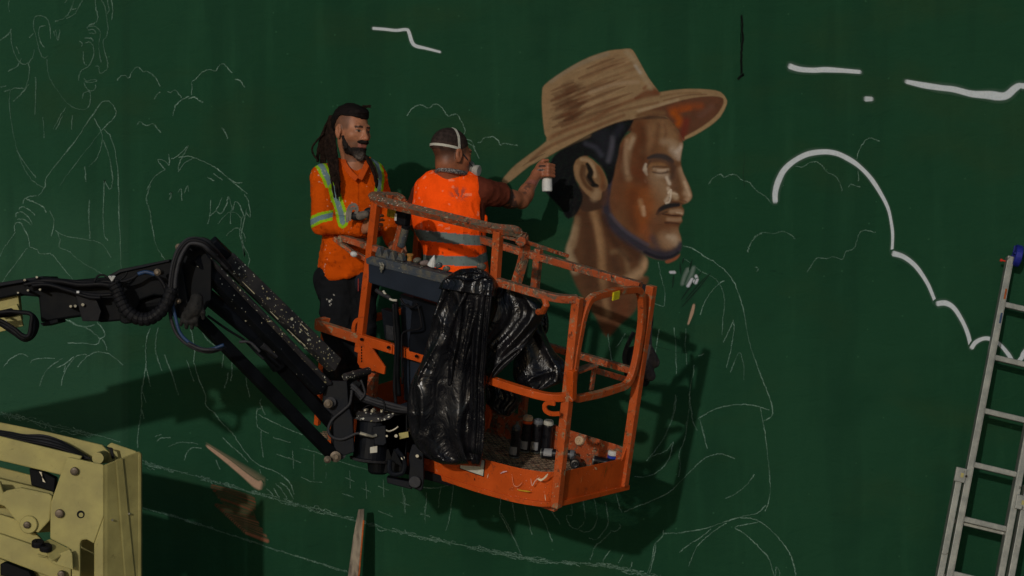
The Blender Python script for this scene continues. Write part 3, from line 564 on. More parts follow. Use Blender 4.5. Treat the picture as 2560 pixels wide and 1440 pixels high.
# ---- the painted man, airbrushed into a fine grid of points
class Canvas:
    def __init__(s, x0, x1, y0, y1, st):
        s.x = np.arange(x0, x1 + .1, st); s.y = np.arange(y0, y1 + .1, st); s.st = st
        s.C = np.zeros((len(s.y), len(s.x), 3)); s.A = np.zeros((len(s.y), len(s.x)))
    def win(s, q, pad):
        i0, i1 = np.searchsorted(s.x, [q[:, 0].min() - pad, q[:, 0].max() + pad]); j0, j1 = np.searchsorted(s.y, [q[:, 1].min() - pad, q[:, 1].max() + pad])
        X, Y = np.meshgrid(s.x[i0:i1], s.y[j0:j1]); return slice(j0, j1), slice(i0, i1), X, Y
    def seg(s, q, X, Y, closed):
        d = np.full(X.shape, 1e9); tt = np.zeros(X.shape); n = len(q)
        for i in range(n if closed else n - 1):
            a, b = q[i], q[(i + 1) % n]; ab = b - a; t = np.clip(((X - a[0]) * ab[0] + (Y - a[1]) * ab[1]) / (ab @ ab + 1e-9), 0, 1)
            e = np.hypot(X - a[0] - t * ab[0], Y - a[1] - t * ab[1]); m = e < d; d = np.where(m, e, d); tt = np.where(m, (i + t) / (n - 1), tt)
        return d, tt
    def put(s, sj, si, m, col, new):
        A = s.A[sj, si]
        if new: s.C[sj, si] = np.where((A > .01)[..., None], s.C[sj, si] * (1 - m[..., None]) + np.array(col) * m[..., None], col); s.A[sj, si] = np.maximum(A, m)
        else: s.C[sj, si] = s.C[sj, si] * (1 - m[..., None]) + np.array(col) * m[..., None]
    def poly(s, pts, col, soft=2, alpha=1, new=True, n=4, streak=None):
        q = catmull(pts, n, True); sj, si, X, Y = s.win(q, soft + 2); d, _ = s.seg(q, X, Y, True); ins = np.zeros(X.shape, bool); m_ = len(q)
        for i in range(m_):
            a, b = q[i], q[(i + 1) % m_]; c = (a[1] > Y) != (b[1] > Y)
            with np.errstate(divide='ignore', invalid='ignore'): ins ^= c & (X < (b[0] - a[0]) * (Y - a[1]) / (b[1] - a[1]) + a[0])
        sd = np.where(ins, d, -d); m = smooth01(sd, -soft, soft) * alpha; s.put(sj, si, m, col, new)
    def stroke(s, pts, wd, col, alpha=.6, soft=.7, taper=(1, 1), n=5):
        q = catmull(pts, n) if len(pts) > 2 else np.array(pts, float); sj, si, X, Y = s.win(q, wd); d, t = s.seg(q, X, Y, False)
        ww = wd / 2 * np.interp(t, np.linspace(0, 1, len(taper)), taper); m = smooth01(-d, -ww, -ww * (1 - soft)) * alpha
        A = s.A[sj, si]; s.C[sj, si] = s.C[sj, si] * (1 - m[..., None]) + np.array(col) * m[..., None]
cv = Canvas(1244, 1830, 112, 850, 2.0)
def T(r, g_, b): return np.array(S(r, g_, b))
# neck and chest
neck = D4(250, 560, 420, 520, 520, 690, 640, 800, 715, 890, 712, 960, 690, 1000, 722, 1030, 640, 1220, 545, 1310, 455, 1392, 380, 1260, 300, 1140, 240, 1020, 188, 860, 222, 740, 245, 640)
cv.poly(neck, T(84, 55, 36), 5)
st = cv.stroke
st(D4(235, 700, 215, 790, 205, 860, 250, 960), 42, T(150, 128, 100), .85, .9); st(D4(265, 640, 255, 720, 235, 800), 34, T(126, 100, 74), .7, 1)
st(D4(320, 560, 330, 700, 345, 830, 340, 960, 360, 1060), 62, T(68, 42, 28), .75, 1); st(D4(370, 600, 400, 700, 420, 830, 425, 960, 440, 1080, 455, 1250), 36, T(140, 106, 74), .75, 1)
st(D4(450, 640, 480, 740, 520, 800), 50, T(70, 42, 27), .6, 1); st(D4(490, 850, 540, 840, 580, 890, 590, 960), 26, T(110, 84, 60), .75, 1); st(D4(500, 900, 520, 960), 40, T(66, 42, 30), .75, 1)
st(D4(700, 900, 690, 960, 620, 1010, 570, 1050), 46, T(152, 122, 92), .9, 1); st(D4(715, 985, 700, 1040, 640, 1060), 30, T(88, 54, 34), .8, 1)
st(D4(560, 760, 600, 820, 660, 880), 50, T(62, 38, 26), .8, 1); st(D4(480, 1080, 520, 1160, 560, 1230), 70, T(86, 46, 28), .6, 1); st(D4(360, 1130, 420, 1250, 450, 1350), 46, T(92, 58, 36), .7, 1); st(D4(600, 1110, 560, 1220, 480, 1330), 40, T(98, 56, 34), .5, 1)
cv.poly(A3(1000, 560, 1260, 540, 1300, 640, 1100, 700, 960, 680, 700, 860, 850, 1040, 860, 1180, 700, 1240, 640, 1180, 640, 1000, 600, 900, 900, 660), T(60, 40, 30), 3)
# face
face = D4(600, 5, 620, 60, 560, 120, 530, 180, 515, 260, 480, 340, 465, 400, 455, 480, 430, 550, 440, 620, 480, 690, 560, 760, 640, 820, 700, 868, 760, 893, 830, 903, 882, 888, 925, 850, 938, 805, 930, 750, 916, 705, 924, 672, 940, 650, 936, 628, 948, 605, 950, 575, 936, 548, 972, 532, 1000, 505, 1002, 470, 978, 405, 945, 335, 930, 270, 936, 210, 945, 150, 928, 90, 885, 30, 850, -5)
cv.poly(face, T(98, 66, 42), 2.5, n=3)
st(D4(560, 180, 545, 300, 520, 420, 500, 560), 70, T(92, 56, 36), .8, 1); st(D4(660, 40, 650, 200, 660, 330, 640, 470), 70, T(84, 46, 26), .8, 1)
st(D4(620, 110, 590, 200, 575, 300, 590, 370), 34, T(132, 106, 80), .75, 1); st(D4(625, 120, 600, 180), 18, T(150, 128, 104), .6, 1)
st(D4(800, 60, 860, 120, 890, 180), 90, T(124, 94, 66), .8, 1); st(D4(790, 30, 770, 120, 740, 200), 26, T(90, 58, 38), .7, 1); st(D4(720, 60, 740, 130, 700, 200), 40, T(118, 86, 60), .6, 1); st(D4(825, 30, 835, 90, 800, 170), 14, T(96, 62, 42), .6, 1)
st(D4(880, 190, 905, 225), 36, T(160, 142, 124), .7, 1); st(D4(935, 160, 930, 210, 918, 250), 20, T(160, 140, 122), .6, 1); st(D4(940, 100, 900, 60), 20, T(92, 62, 44), .6, 1)
st(D4(720, 245, 770, 232, 830, 240, 875, 268), 20, T(46, 40, 40), .95, .7, (.5, 1, 1.2, .8)); st(D4(730, 262, 800, 258, 870, 290), 18, T(70, 50, 42), .6, 1)
st(D4(715, 300, 760, 285, 820, 290), 16, T(120, 86, 56), .8, 1); st(D4(760, 315, 800, 325, 850, 318), 12, T(140, 118, 98), .9, .8); st(D4(765, 333, 810, 338, 845, 330), 8, T(66, 46, 36), .8, .8)
st(D4(705, 285, 700, 320, 712, 352), 18, T(190, 176, 156), .9, .8, (.6, 1, .5)); st(D4(700, 390, 704, 400), 8, T(140, 110, 90), .5, 1); st(D4(640, 330, 700, 360, 720, 420), 50, T(86, 44, 24), .7, 1)
st(D4(770, 360, 800, 420, 830, 480), 70, T(130, 104, 80), .85, 1); st(D4(790, 350, 850, 360, 860, 400), 26, T(152, 132, 112), .7, 1); st(D4(760, 460, 800, 520, 760, 570), 60, T(118, 84, 58), .7, 1); st(D4(850, 440, 860, 480, 835, 520), 16, T(165, 146, 126), .8, .9)
st(D4(895, 300, 890, 380, 900, 440), 40, T(84, 58, 42), .85, 1); st(D4(935, 320, 955, 390, 975, 450), 30, T(142, 116, 92), .85, 1); st(D4(900, 330, 880, 420), 22, T(96, 68, 50), .5, 1)
st(D4(965, 470, 985, 490, 975, 515), 30, T(150, 124, 100), .8, 1); st(D4(885, 480, 900, 495), 24, T(152, 130, 106), .9, .9); st(D4(860, 500, 870, 525, 910, 530, 940, 540), 7, T(66, 40, 28), .8, .9); st(D4(930, 515, 965, 525), 8, T(84, 54, 38), .7, 1)
st(D4(775, 605, 800, 575, 850, 552, 915, 545), 16, T(26, 24, 28), .97, .6, (.4, 1, 1.2, .8)); st(D4(780, 612, 810, 600, 840, 590), 10, T(50, 36, 32), .7, 1)
st(D4(870, 590, 920, 585, 942, 598), 20, T(140, 112, 88), .9, .9); st(D4(815, 605, 860, 612, 940, 618), 6, T(58, 30, 20), .95, .7); st(D4(850, 638, 900, 642, 928, 638), 18, T(136, 106, 82), .85, .9); st(D4(840, 668, 890, 675, 915, 678), 18, T(84, 50, 32), .8, 1)
st(D4(600, 480, 630, 560, 660, 640, 690, 690), 90, T(120, 62, 26), .75, 1); st(D4(700, 470, 730, 560, 720, 640), 60, T(126, 66, 26), .55, 1); st(D4(670, 520, 690, 600), 22, T(142, 104, 72), .85, 1); st(D4(560, 440, 560, 560, 590, 680), 50, T(84, 54, 34), .6, 1)
st(D4(770, 640, 740, 720, 700, 780), 60, T(92, 62, 44), .7, 1); st(D4(770, 690, 850, 700), 40, T(96, 60, 38), .7, 1); st(D4(690, 700, 720, 760), 40, T(124, 66, 34), .5, 1)
st(D4(840, 770, 870, 790, 890, 760), 74, T(132, 104, 80), .9, 1); st(D4(880, 760, 905, 790), 36, T(152, 130, 108), .7, 1); st(D4(750, 760, 790, 840), 34, T(60, 50, 56), .6, 1)
st(D4(478, 380, 462, 470, 450, 550, 470, 640, 530, 710, 620, 775, 700, 830, 780, 868, 860, 870, 915, 840, 935, 805), 36, T(38, 38, 50), .93, .8, (.5, .6, 1, 1.2, 1.2, 1.1, 1.3, 1.2, .9)); st(D4(700, 850, 790, 885, 870, 880, 915, 855), 14, T(20, 20, 28), .8, .9)
st(D4(480, 610, 560, 700, 650, 765, 720, 800), 16, T(70, 68, 82), .5, 1)
st(D4(560, 200, 570, 300, 560, 380), 40, T(74, 42, 26), .5, 1); st(D4(690, 60, 690, 180, 690, 280), 36, T(70, 38, 22), .6, 1); st(D4(620, 480, 610, 600, 640, 700), 40, T(72, 40, 24), .55, 1)
st(D4(820, 140, 880, 150, 925, 190), 34, T(150, 128, 104), .5, 1); st(D4(905, 205, 930, 180), 20, T(176, 162, 148), .6, 1); st(D4(585, 130, 575, 220, 585, 340), 20, T(150, 122, 96), .55, 1)
st(D4(840, 370, 858, 410), 14, T(182, 168, 152), .7, 1); st(D4(785, 322, 830, 324), 12, T(160, 138, 118), .7, 1); st(D4(750, 335, 800, 344, 845, 338), 7, T(58, 36, 28), .75, 1); st(D4(750, 303, 800, 299, 850, 304), 7, T(66, 44, 32), .6, 1)
st(D4(868, 270, 880, 320, 872, 370), 24, T(62, 42, 34), .7, 1); st(D4(955, 400, 975, 450, 985, 480), 14, T(170, 148, 124), .6, 1); st(D4(850, 470, 868, 450, 860, 520, 835, 535), 7, T(184, 168, 150), .8, .8); st(D4(880, 470, 905, 478), 10, T(176, 156, 134), .7, 1)
st(D4(905, 595, 938, 600), 8, T(172, 150, 126), .6, 1); st(D4(830, 660, 880, 662, 920, 668), 10, T(62, 36, 26), .8, 1); st(D4(690, 560, 695, 610), 16, T(164, 132, 104), .7, 1); st(D4(850, 750, 890, 760), 22, T(158, 138, 116), .6, 1)
st(D4(735, 265, 715, 300), 10, T(60, 40, 32), .6, 1); st(D4(380, 640, 400, 760, 415, 860), 18, T(140, 108, 78), .45, 1); st(D4(440, 620, 470, 720, 530, 820, 600, 900), 26, T(56, 34, 24), .6, 1)
# hair
hair = A3(1015, 590, 1018, 620, 975, 690, 935, 760, 918, 850, 900, 920, 885, 1000, 850, 1045, 825, 960, 760, 880, 700, 845, 645, 860, 615, 920, 620, 1010, 650, 1080, 668, 1130, 655, 1200, 610, 1272, 552, 1282, 520, 1225, 470, 1170, 400, 1085, 430, 1000, 440, 890, 520, 800, 700, 700, 900, 600)
cv.poly(hair, T(12, 12, 15), 3)
st(A3(800, 700, 820, 760, 840, 830), 90, T(30, 30, 38), .7, 1); st(A3(880, 720, 870, 800, 850, 880), 24, T(78, 76, 86), .6, 1); st(A3(690, 760, 760, 790, 800, 840), 24, T(58, 58, 70), .5, 1); st(A3(940, 640, 900, 700), 36, T(36, 36, 46), .6, 1)
for i in range(26):
    x, y = rng.uniform(430, 640), rng.uniform(900, 1260)
    if x < 660 - .2 * (1280 - y): st(A3(x, y, x - 12, y + 28, x - 20, y + 60), 4, T(30, 27, 26), .45, .9)
for i in range(22):                            # ragged edge of the hair
    a = i / 21; x = 400 + 150 * a ** .8; y = 1075 + 195 * a; cv.poly(A3(x, y - 30, x + 35, y - 10, x + 20 + rng.randint(-6, 6), y + 18 + rng.randint(0, 14)), T(9, 9, 11), 1.5, n=2)
# ear
ear = A3(655, 855, 690, 848, 725, 862, 760, 890, 800, 930, 830, 985, 845, 1040, 830, 1090, 805, 1100, 800, 1140, 785, 1158, 750, 1155, 700, 1120, 650, 1060, 615, 1000, 605, 930, 620, 880)
cv.poly(ear, T(112, 84, 58), 2); st(A3(625, 920, 640, 1010, 700, 1090, 750, 1130), 22, T(128, 98, 70), .8, 1); st(A3(670, 920, 660, 980, 690, 1050, 740, 1090), 18, T(74, 46, 28), .85, .9)
st(A3(660, 870, 710, 880, 745, 930, 755, 990), 16, T(146, 120, 92), .85, .9); st(A3(700, 905, 725, 960, 715, 1000, 740, 1045, 770, 1060), 20, T(8, 8, 10), .97, .6, (.6, 1, 1.1, 1, .7)); st(A3(690, 920, 680, 980, 720, 1040), 12, T(70, 48, 34), .7, 1)
st(A3(780, 930, 810, 1010, 800, 1080), 24, T(104, 62, 36), .8, 1); st(A3(770, 1100, 750, 1140), 34, T(136, 112, 86), .8, 1); st(A3(820, 1060, 835, 1120, 820, 1180), 26, T(80, 50, 34), .6, 1)
# hat
hat = A3(98, 1020, 140, 965, 200, 905, 300, 830, 412, 742, 400, 690, 388, 600, 380, 480, 383, 385, 400, 345, 480, 282, 600, 207, 720, 147, 850, 105, 940, 94, 1005, 90, 1035, 120, 1080, 200, 1130, 290, 1200, 385, 1215, 396, 1300, 382, 1420, 373, 1560, 378, 1640, 395, 1680, 440, 1685, 480, 1640, 570, 1560, 640, 1460, 700, 1395, 730, 1378, 742, 1365, 715, 1330, 650, 1290, 600, 1245, 568, 1130, 560, 1010, 590, 900, 615, 760, 672, 640, 735, 520, 800, 430, 850, 300, 912, 200, 992, 125, 1045)
cv.poly(hat, T(126, 102, 74), 1.6, n=2)
under = A3(1050, 560, 1150, 520, 1290, 475, 1430, 440, 1560, 425, 1640, 432, 1668, 455, 1655, 500, 1600, 580, 1510, 650, 1400, 712, 1380, 730, 1330, 650, 1290, 602, 1245, 566, 1130, 562)
cv.poly(under, T(84, 52, 36), 2, new=False); st(A3(1290, 520, 1380, 500, 1500, 495), 34, T(120, 58, 26), .7, 1); st(A3(1310, 545, 1350, 590, 1345, 620), 34, T(140, 66, 14), .9, 1); st(A3(1330, 530, 1420, 510), 24, T(136, 62, 16), .6, 1)
st(A3(1400, 600, 1380, 680, 1375, 720), 34, T(100, 34, 24), .7, 1); st(A3(1060, 565, 1150, 540, 1240, 545), 24, T(100, 72, 48), .9, 1); st(A3(1500, 560, 1580, 500), 30, T(92, 62, 50), .6, 1)
for i in range(60):                            # brushed shading on the crown, dark towards the back
    x0 = rng.uniform(460, 620); yb = 360 + (x0 - 460) * -.30; y0 = rng.uniform(yb, yb + 300); ln = rng.uniform(40, 150)
    st(A3(x0 - 30, y0 + 12, x0 + ln * .5, y0 - ln * .2, x0 + ln, y0 - ln * .40), rng.uniform(12, 26), T(64, 36, 22) if rng.rand() < .7 else T(88, 54, 34), rng.uniform(.2, .5), 1, (.4, 1, .1))
for i in range(34):
    x0 = rng.uniform(600, 900); ln = rng.uniform(120, 300); y0 = rng.uniform(250, 600) - (x0 - 600) * .35
    if y0 - ln * .36 < 130: continue
    st(A3(x0, y0, x0 + ln * .5, y0 - ln * .19, x0 + ln, y0 - ln * .36), rng.uniform(9, 20), T(96, 60, 38) if rng.rand() < .55 else T(148, 124, 94), rng.uniform(.2, .5), 1, (.2, 1, .1))
for x, y, ln, w_ in ((640, 300, 270, 16), (620, 420, 300, 14), (640, 480, 330, 22), (600, 560, 420, 18), (520, 640, 420, 22), (700, 230, 200, 14)):
    st(A3(x, y, x + ln * .5, y - ln * .2, x + ln, y - ln * .38), w_, T(78, 44, 26), .6, 1, (.5, 1, .1))
st(A3(430, 720, 560, 660, 720, 600, 900, 500, 1060, 440, 1200, 405), 20, T(96, 60, 38), .75, 1); st(A3(1040, 440, 1120, 400, 1190, 395), 26, T(92, 50, 30), .8, 1, (.4, 1, 1.2)); st(A3(1100, 370, 1140, 340, 1180, 390), 12, T(100, 56, 32), .7, 1)
st(A3(420, 400, 400, 500, 410, 620, 420, 710), 30, T(132, 104, 74), .75, 1); st(A3(440, 320, 560, 240, 700, 175, 840, 125), 22, T(124, 112, 94), .6, 1); st(A3(980, 110, 1040, 180, 1100, 290, 1150, 360), 26, T(140, 122, 96), .7, 1); st(A3(1040, 210, 1075, 260), 14, T(150, 142, 130), .6, 1)
st(A3(720, 400, 900, 340, 1060, 325), 18, T(142, 120, 96), .6, 1); st(A3(130, 1015, 230, 935, 340, 860, 480, 780, 700, 690), 30, T(134, 108, 78), .7, 1); st(A3(300, 880, 400, 800, 540, 730, 760, 640, 960, 560), 15, T(100, 68, 46), .75, .9)
st(A3(760, 600, 900, 540, 1060, 500, 1200, 470), 12, T(90, 56, 36), .5, .9); st(A3(240, 920, 320, 870, 400, 830), 8, T(72, 52, 38), .7, .9, (.2, 1, .3)); st(A3(1060, 530, 1200, 490, 1340, 450), 12, T(150, 130, 104), .6, 1); st(A3(1220, 430, 1340, 405, 1500, 402), 10, T(106, 80, 54), .6, 1); st(A3(1240, 455, 1400, 418, 1540, 412), 6, T(86, 56, 38), .6, .9)
st(A3(1675, 430, 1672, 490, 1620, 570, 1520, 650, 1400, 720), 14, T(138, 112, 80), .9, .6)
st(A3(430, 850, 520, 800, 640, 738, 760, 675, 900, 616, 1000, 590), 5, T(50, 34, 24), .7, .9)
cv.poly(D4(832, 905, 880, 888, 925, 860, 905, 895, 845, 922), T(120, 68, 46), 2)
# faint mottling of the spray paint
XX, YY = np.meshgrid(cv.x, cv.y); mot = fbm(np.stack([XX / 14, YY / 14, XX * 0], -1)); cv.C *= .76 * (1 + .07 * mot)[..., None]
ny_, nx_ = cv.A.shape; A_ = cv.A
keep = (A_[:-1, :-1] + A_[1:, :-1] + A_[:-1, 1:] + A_[1:, 1:]) > .02
jj, ii = np.nonzero(keep); id0 = jj * nx_ + ii; quads = np.stack([id0, id0 + 1, id0 + nx_ + 1, id0 + nx_], 1)
used = np.unique(quads); remap = -np.ones(nx_ * ny_, int); remap[used] = np.arange(len(used))
px_ = XX.ravel()[used]; py_ = YY.ravel()[used]; V = np.stack([(px_ - 1280) / F * DW, np.full(len(px_), DW - .0010), CAMZ - (py_ - 720) / F * DW], 1)
mb = MB(); mb.v = [V]; mb.n = len(V); mb.f = remap[quads].tolist()
mb.build('painted_portrait', M['mural'], wall, cols=np.clip(cv.C.reshape(-1, 3)[used], 0, 1), msk=cv.A.ravel()[used], label='airbrushed man in profile wearing a brimmed straw hat')

KL = 1.0
# ================================================================== the lift
lift = empty('boom_lift', P(300, 1440, 10.0), 'cream and black articulated boom lift carrying an orange paint-spattered basket', 'lift')
BO = np.array([-1.0308, 10.4274, CAMZ - .7746])
BM = np.array([[.8138, .5738, .0922], [-.5378, .8037, -.2548], [-.2203, .1578, .9626]])
U_, V_, W_ = BM[:, 0], BM[:, 1], BM[:, 2]; BL, BW, BH = 1.4636, .76, 1.07
def B(u, v, w_): return BO + BM @ np.array([u, v, w_], float)
def onplane(px, py, n, p0):
    r = P(px, py, 1.) - np.array([0, 0, CAMZ]); c = np.array([0, 0, CAMZ]); t = ((p0 - c) @ n) / (r @ n); return c + r * t
def FR(px, py, v=0.): return onplane(px, py, V_, B(0, v, 0))      # on the front side of the basket
def SD(px, py, u=BL): return onplane(px, py, U_, B(u, 0, 0))       # on the gate side
def FL(px, py, w_=.02): return onplane(px, py, W_, B(0, 0, w_))    # on the basket floor
T4 = .038
# plan outline (u, v) with the large rounding before the gate post
def plan(w_, off=0.):
    q = [(.02, .30), (0, .12), (.10, 0), (.62, 0), (BL - .34, 0), (BL - .16, .015), (BL - .05, .05), (BL, .10)]
    return np.array([B(u, v, w_) for u, v in fillet([np.array(a) for a in q], .12, 5)])
pA = B(BL, .10, 0)
bk = empty('basket', tuple(BO)); bk.parent = lift; bk.location = Vector(BO) - lift.location
def bb(mb, name, mat='orange', bevel=.004, label=None): return mb.build(name, M[mat], bk, bevel=bevel, label=label)
# posts
def post(a, b, mat='orange'): bb(MB().sq([a, b], T4, U_), 'post', mat)
postA = (FR(1391, 1178, .09), FR(1448, 748, .09)); postB = (SD(1562, 1140), SD(1629, 716))
bb(MB().sq([B(BL, .09, .02), B(BL, .09, BH + .01)], T4 + .006, U_), 'post', 'orange_rail')
bb(MB().sq([SD(1557, 1214), SD(1629, 714)], T4 + .006, U_), 'post', 'orange_rail')
BKp = lambda x, y: onplane(x, y, V_, B(0, BW, 0))
bb(MB().sq([FR(898, 880), FR(941, 500)], T4, U_), 'post', 'orange')
bb(MB().sq([FR(793, 1062, .32), FR(829, 600, .32)], T4 * .75, U_), 'post', 'orange')
bb(MB().sq([B(.0, BW, .0), B(.0, BW, BH)], T4, U_), 'post', 'orange')
bb(MB().sq([B(.78, BW, .0), B(.78, BW, BH)], T4, U_), 'post', 'orange_worn')
# main top rail at the front, right part, and left stub
q = [FR(1238, 702), FR(1340, 732), FR(1395, 745, .03), B(BL, .09, BH)]
bb(MB().sq(catmull(q, 5), T4, W_), 'top_rail', 'orange_worn')
q = [B(.02, .28, BH - .05), B(0.0, .1, BH - .05), FR(850, 592), FR(930, 618), FR(1010, 644)]
bb(MB().sq(fillet(q, .08), T4 * .85, W_), 'top_rail', 'orange_worn')
q = [FR(835, 595), FR(880, 630), FR(925, 652), FR(975, 668)]
bb(MB().sq(q, T4 * .6, W_), 'brace_rail', 'orange_worn')
# back rails
bb(MB().sq([BKp(1602, 714), BKp(1330, 637), BKp(1050, 552)], T4, W_), 'back_rail', 'orange_worn')
bb(MB().sq([B(BL - .0, BW, .57), B(.0, BW, .57)], T4 * .9, W_), 'back_rail', 'orange_worn')
bb(MB().sq([B(0, .2, .57), B(0, BW, .57)], T4 * .9, W_), 'side_rail', 'orange')
bb(MB().sq([B(0, .2, BH - .05), B(0, BW, BH)], T4 * .9, W_), 'side_rail', 'orange')
# mid rail: left piece with the rounded end, then two bolted pieces, then the right piece that curves to the gate post
md = .605
bb(MB().sq(fillet([B(.02, .24, md - .01), B(-.035, .05, md), B(-.03, -.01, md), FR(900, 846)], .05), T4, W_, b=.05), 'mid_rail', 'orange_rail')
bb(MB().sq([FR(900, 846, -.012), FR(984, 872, -.012)], T4 * .8, W_, b=.05), 'mid_rail', 'orange')
bb(MB().sq([FR(986, 872.5, -.004), FR(1070, 898, -.004)], T4 * .8, W_, b=.05), 'mid_rail', 'orange')
bb(MB().sq(catmull([FR(1190, 938), FR(1300, 974), FR(1370, 992, .03), B(BL, .09, .585)], 5), T4, W_), 'mid_rail', 'orange')
for x, y in ((905, 848), (972, 868), (995, 875), (1042, 890)):
    c = FR(x, y, -.04); MB().cyl(c, c - V_ * .008, .008, 8).build('bolt', M['black'], bk)
# gate: rounded square-tube frame hung between the two posts
gq = [(1426, 1000), (1440, 880), (1457, 790), (1474, 745), (1535, 728), (1604, 722), (1606, 800), (1590, 905), (1572, 962), (1500, 985)]
gp = fillet([SD(x, y, BL + .01) for x, y in gq], .07, 5, True)
gt = MB().sq(gp, T4 * .9, U_, closed=True).build('gate', M['orange_rail'], bk, bevel=.004)
MB().box(SD(1540, 739, BL + .032), V_ * .028, U_ * .004, W_ * .02).build('yellow_tape', M['yellow'], gt)
MB().sq([SD(1428, 1000, BL + .02), SD(1430, 925, BL + .02)], T4, U_).build('hinge_plate', M['orange'], gt, bevel=.003)
ub = MB().sq([SD(1436, 930, BL - .02), SD(1486, 912, BL - .02)], .05, W_, b=.012); ub.sq([SD(1487, 912, BL - .02), SD(1478, 975, BL - .02)], .03, U_, b=.012); ub.sq([SD(1486, 925, BL - .05), SD(1570, 950, BL - .05)], .03, W_, b=.03)
bb(ub, 'gate_latch', 'orange_worn', .002)
# lanyard hooks: bent flat bar
def hook(pts, v, n):
    bb(MB().sq(catmull([FR(x, y, v) for x, y in pts], 5), .022, V_, b=.012), n, 'orange', .002)
hook([(1400, 1034), (1378, 1034), (1364, 1026), (1362, 1014), (1370, 1007), (1388, 1009)], .02, 'lanyard_hook')
hook([(888, 846), (884, 826), (888, 806), (898, 799), (908, 804)], -.01, 'lanyard_hook')
bb(MB().tube([FR(1352, 735, .04), FR(1362, 748, .0), FR(1366, 762, -.01), FR(1358, 778, .02), FR(1346, 780, .05)], .016, 10), 'grab_hook', 'orange_rail', 0)
# raised guard round the control box
gq = [B(.30, .20, BH - .05), B(.30, .20, BH + .30), FR(998, 491, .14), FR(935, 492), FR(1100, 540), FR(1235, 573), FR(1290, 576, .02), FR(1316, 590, .10), FR(1312, 640, .12), FR(1290, 705, .10)]
gq = [FR(985, 648, .16), FR(1004, 575, .17), FR(1016, 522, .17), FR(1000, 493, .15), FR(930, 490, .02), FR(936, 500, -.005), FR(1100, 540), FR(1238, 573), FR(1295, 577, .02), FR(1316, 600, .09), FR(1308, 650, .10), FR(1291, 706, .09)]
bb(MB().sq(fillet(gq, .045, 4), T4, np.array([-.3, -.6, .74]), b=T4 * .95), 'guard_rail', 'orange_worn')
bb(MB().sq([FR(1246, 578), FR(1237, 716)], T4 * 1.05, U_), 'guard_post', 'orange_rail')
bb(MB().sq([FR(1256, 590, .02), FR(1310, 603, .06), FR(1420, 640, .3)], T4 * .5, W_), 'lanyard_bar', 'orange_worn')
MB().cyl(FR(1298, 600, .05), FR(1303, 604, .01), .024, 12).build('lock_knob', M['orange_worn'], bk, bevel=.003)
MB().box(FR(1284, 597, .06), U_ * .012, V_ * .012, W_ * .02).build('lock_box', M['black'], bk)
MB().cyl(FR(1264, 592, .05), FR(1284, 598, .05), .006, 8).build('lock_bar', M['white'], bk)
# triangular side plate below the mid rail, with slots
tp = [FR(x, y, -.03) for x, y in ((898, 852), (919, 856), (962, 918), (960, 936), (898, 919))]
bb(MB().prism(tp, V_ * .012), 'gusset_plate', 'orange', .002)
bb(MB().prism([FR(x, y, -.012) for x, y in ((896, 850), (903, 851), (900, 918), (893, 907))], V_ * .03), 'gusset_edge', 'orange', .002)
for y in range(868, 905, 7): MB().box(FR(904, y, -.0325), U_ * .0025, V_ * .002, W_ * .0045).build('slot', M['black'], bk)
bb(MB().sq([FR(935, 930, .03), FR(928, 1000, .03)], T4 * 1.1, U_), 'lower_post', 'orange_worn')
# toe boards with lip
def strip(pts_lo, pts_hi, th, name, mat):
    n = len(pts_lo); a = np.array(pts_lo); b = np.array(pts_hi); mb = MB(); c = B(BL * .5, BW * .5, 0)
    for s_ in (0, 1):
        pass
    inn = lambda p: p + (c - p - W_ * ((c - p) @ W_)) / np.linalg.norm(c - p) * th
    v = [*a, *b, *[inn(p) for p in b], *[inn(p) for p in a]]; fs = []
    for i in range(n - 1):
        for k in range(4): j = (k + 1) % 4; fs.append((k * n + i, k * n + i + 1, j * n + i + 1, j * n + i))
    fs += [(0, n, 2 * n, 3 * n), (n - 1, 2 * n - 1, 3 * n - 1, 4 * n - 1)]
    mb.add(v, fs); return bb(mb, name, mat, .002)
lo = plan(.0) + W_ * np.linspace(0, .045, len(plan(0)))[:, None]; hi = lo + W_ * .155; strip(lo, hi, .006, 'toe_board', 'orange')
lip = np.array([p + (p - B(BL * .45, .5, 0)) * .012 for p in lo - W_ * .022]); strip(lip, lip + W_ * .026, .05, 'floor_edge', 'orange')
e0, e1 = B(BL + .004, .10, .045), B(BL + .004, BW, -.035)
strip([e0, e1], [e0 + W_ * .155, e1 + W_ * .155], .006, 'toe_board', 'orange'); strip([e0 - W_ * .022 + U_ * .01, e1 - W_ * .022 + U_ * .01], [e0 + W_ * .004 + U_ * .01, e1 + W_ * .004 + U_ * .01], .05, 'floor_edge', 'orange')
bb(MB().prism([B(BL + .006, BW - .02, .12), B(BL + .006, BW - .02, .26), B(BL + .006, BW - .10, .12)], U_ * -.008), 'gusset_plate', 'orange', .002)
strip([B(BL, BW, 0), B(0, BW, 0)], [B(BL, BW, .16), B(0, BW, .16)], .006, 'toe_board', 'orange_worn')
strip([B(0, BW, 0), B(0, .3, 0)], [B(0, BW, .18), B(0, .3, .18)], .006, 'toe_board', 'orange')
bb(MB().prism([FR(x, y, .3) for x, y in ((1213, 1010), (1224, 1012), (1226, 1038), (1218, 1072), (1208, 1072))], V_ * .02), 'inner_bracket', 'orange', .002)
bb(MB().prism([FR(x, y, .62) for x, y in ((1246, 1040), (1260, 1044), (1256, 1086), (1240, 1084))], V_ * .02), 'inner_bracket', 'orange_worn', .002)
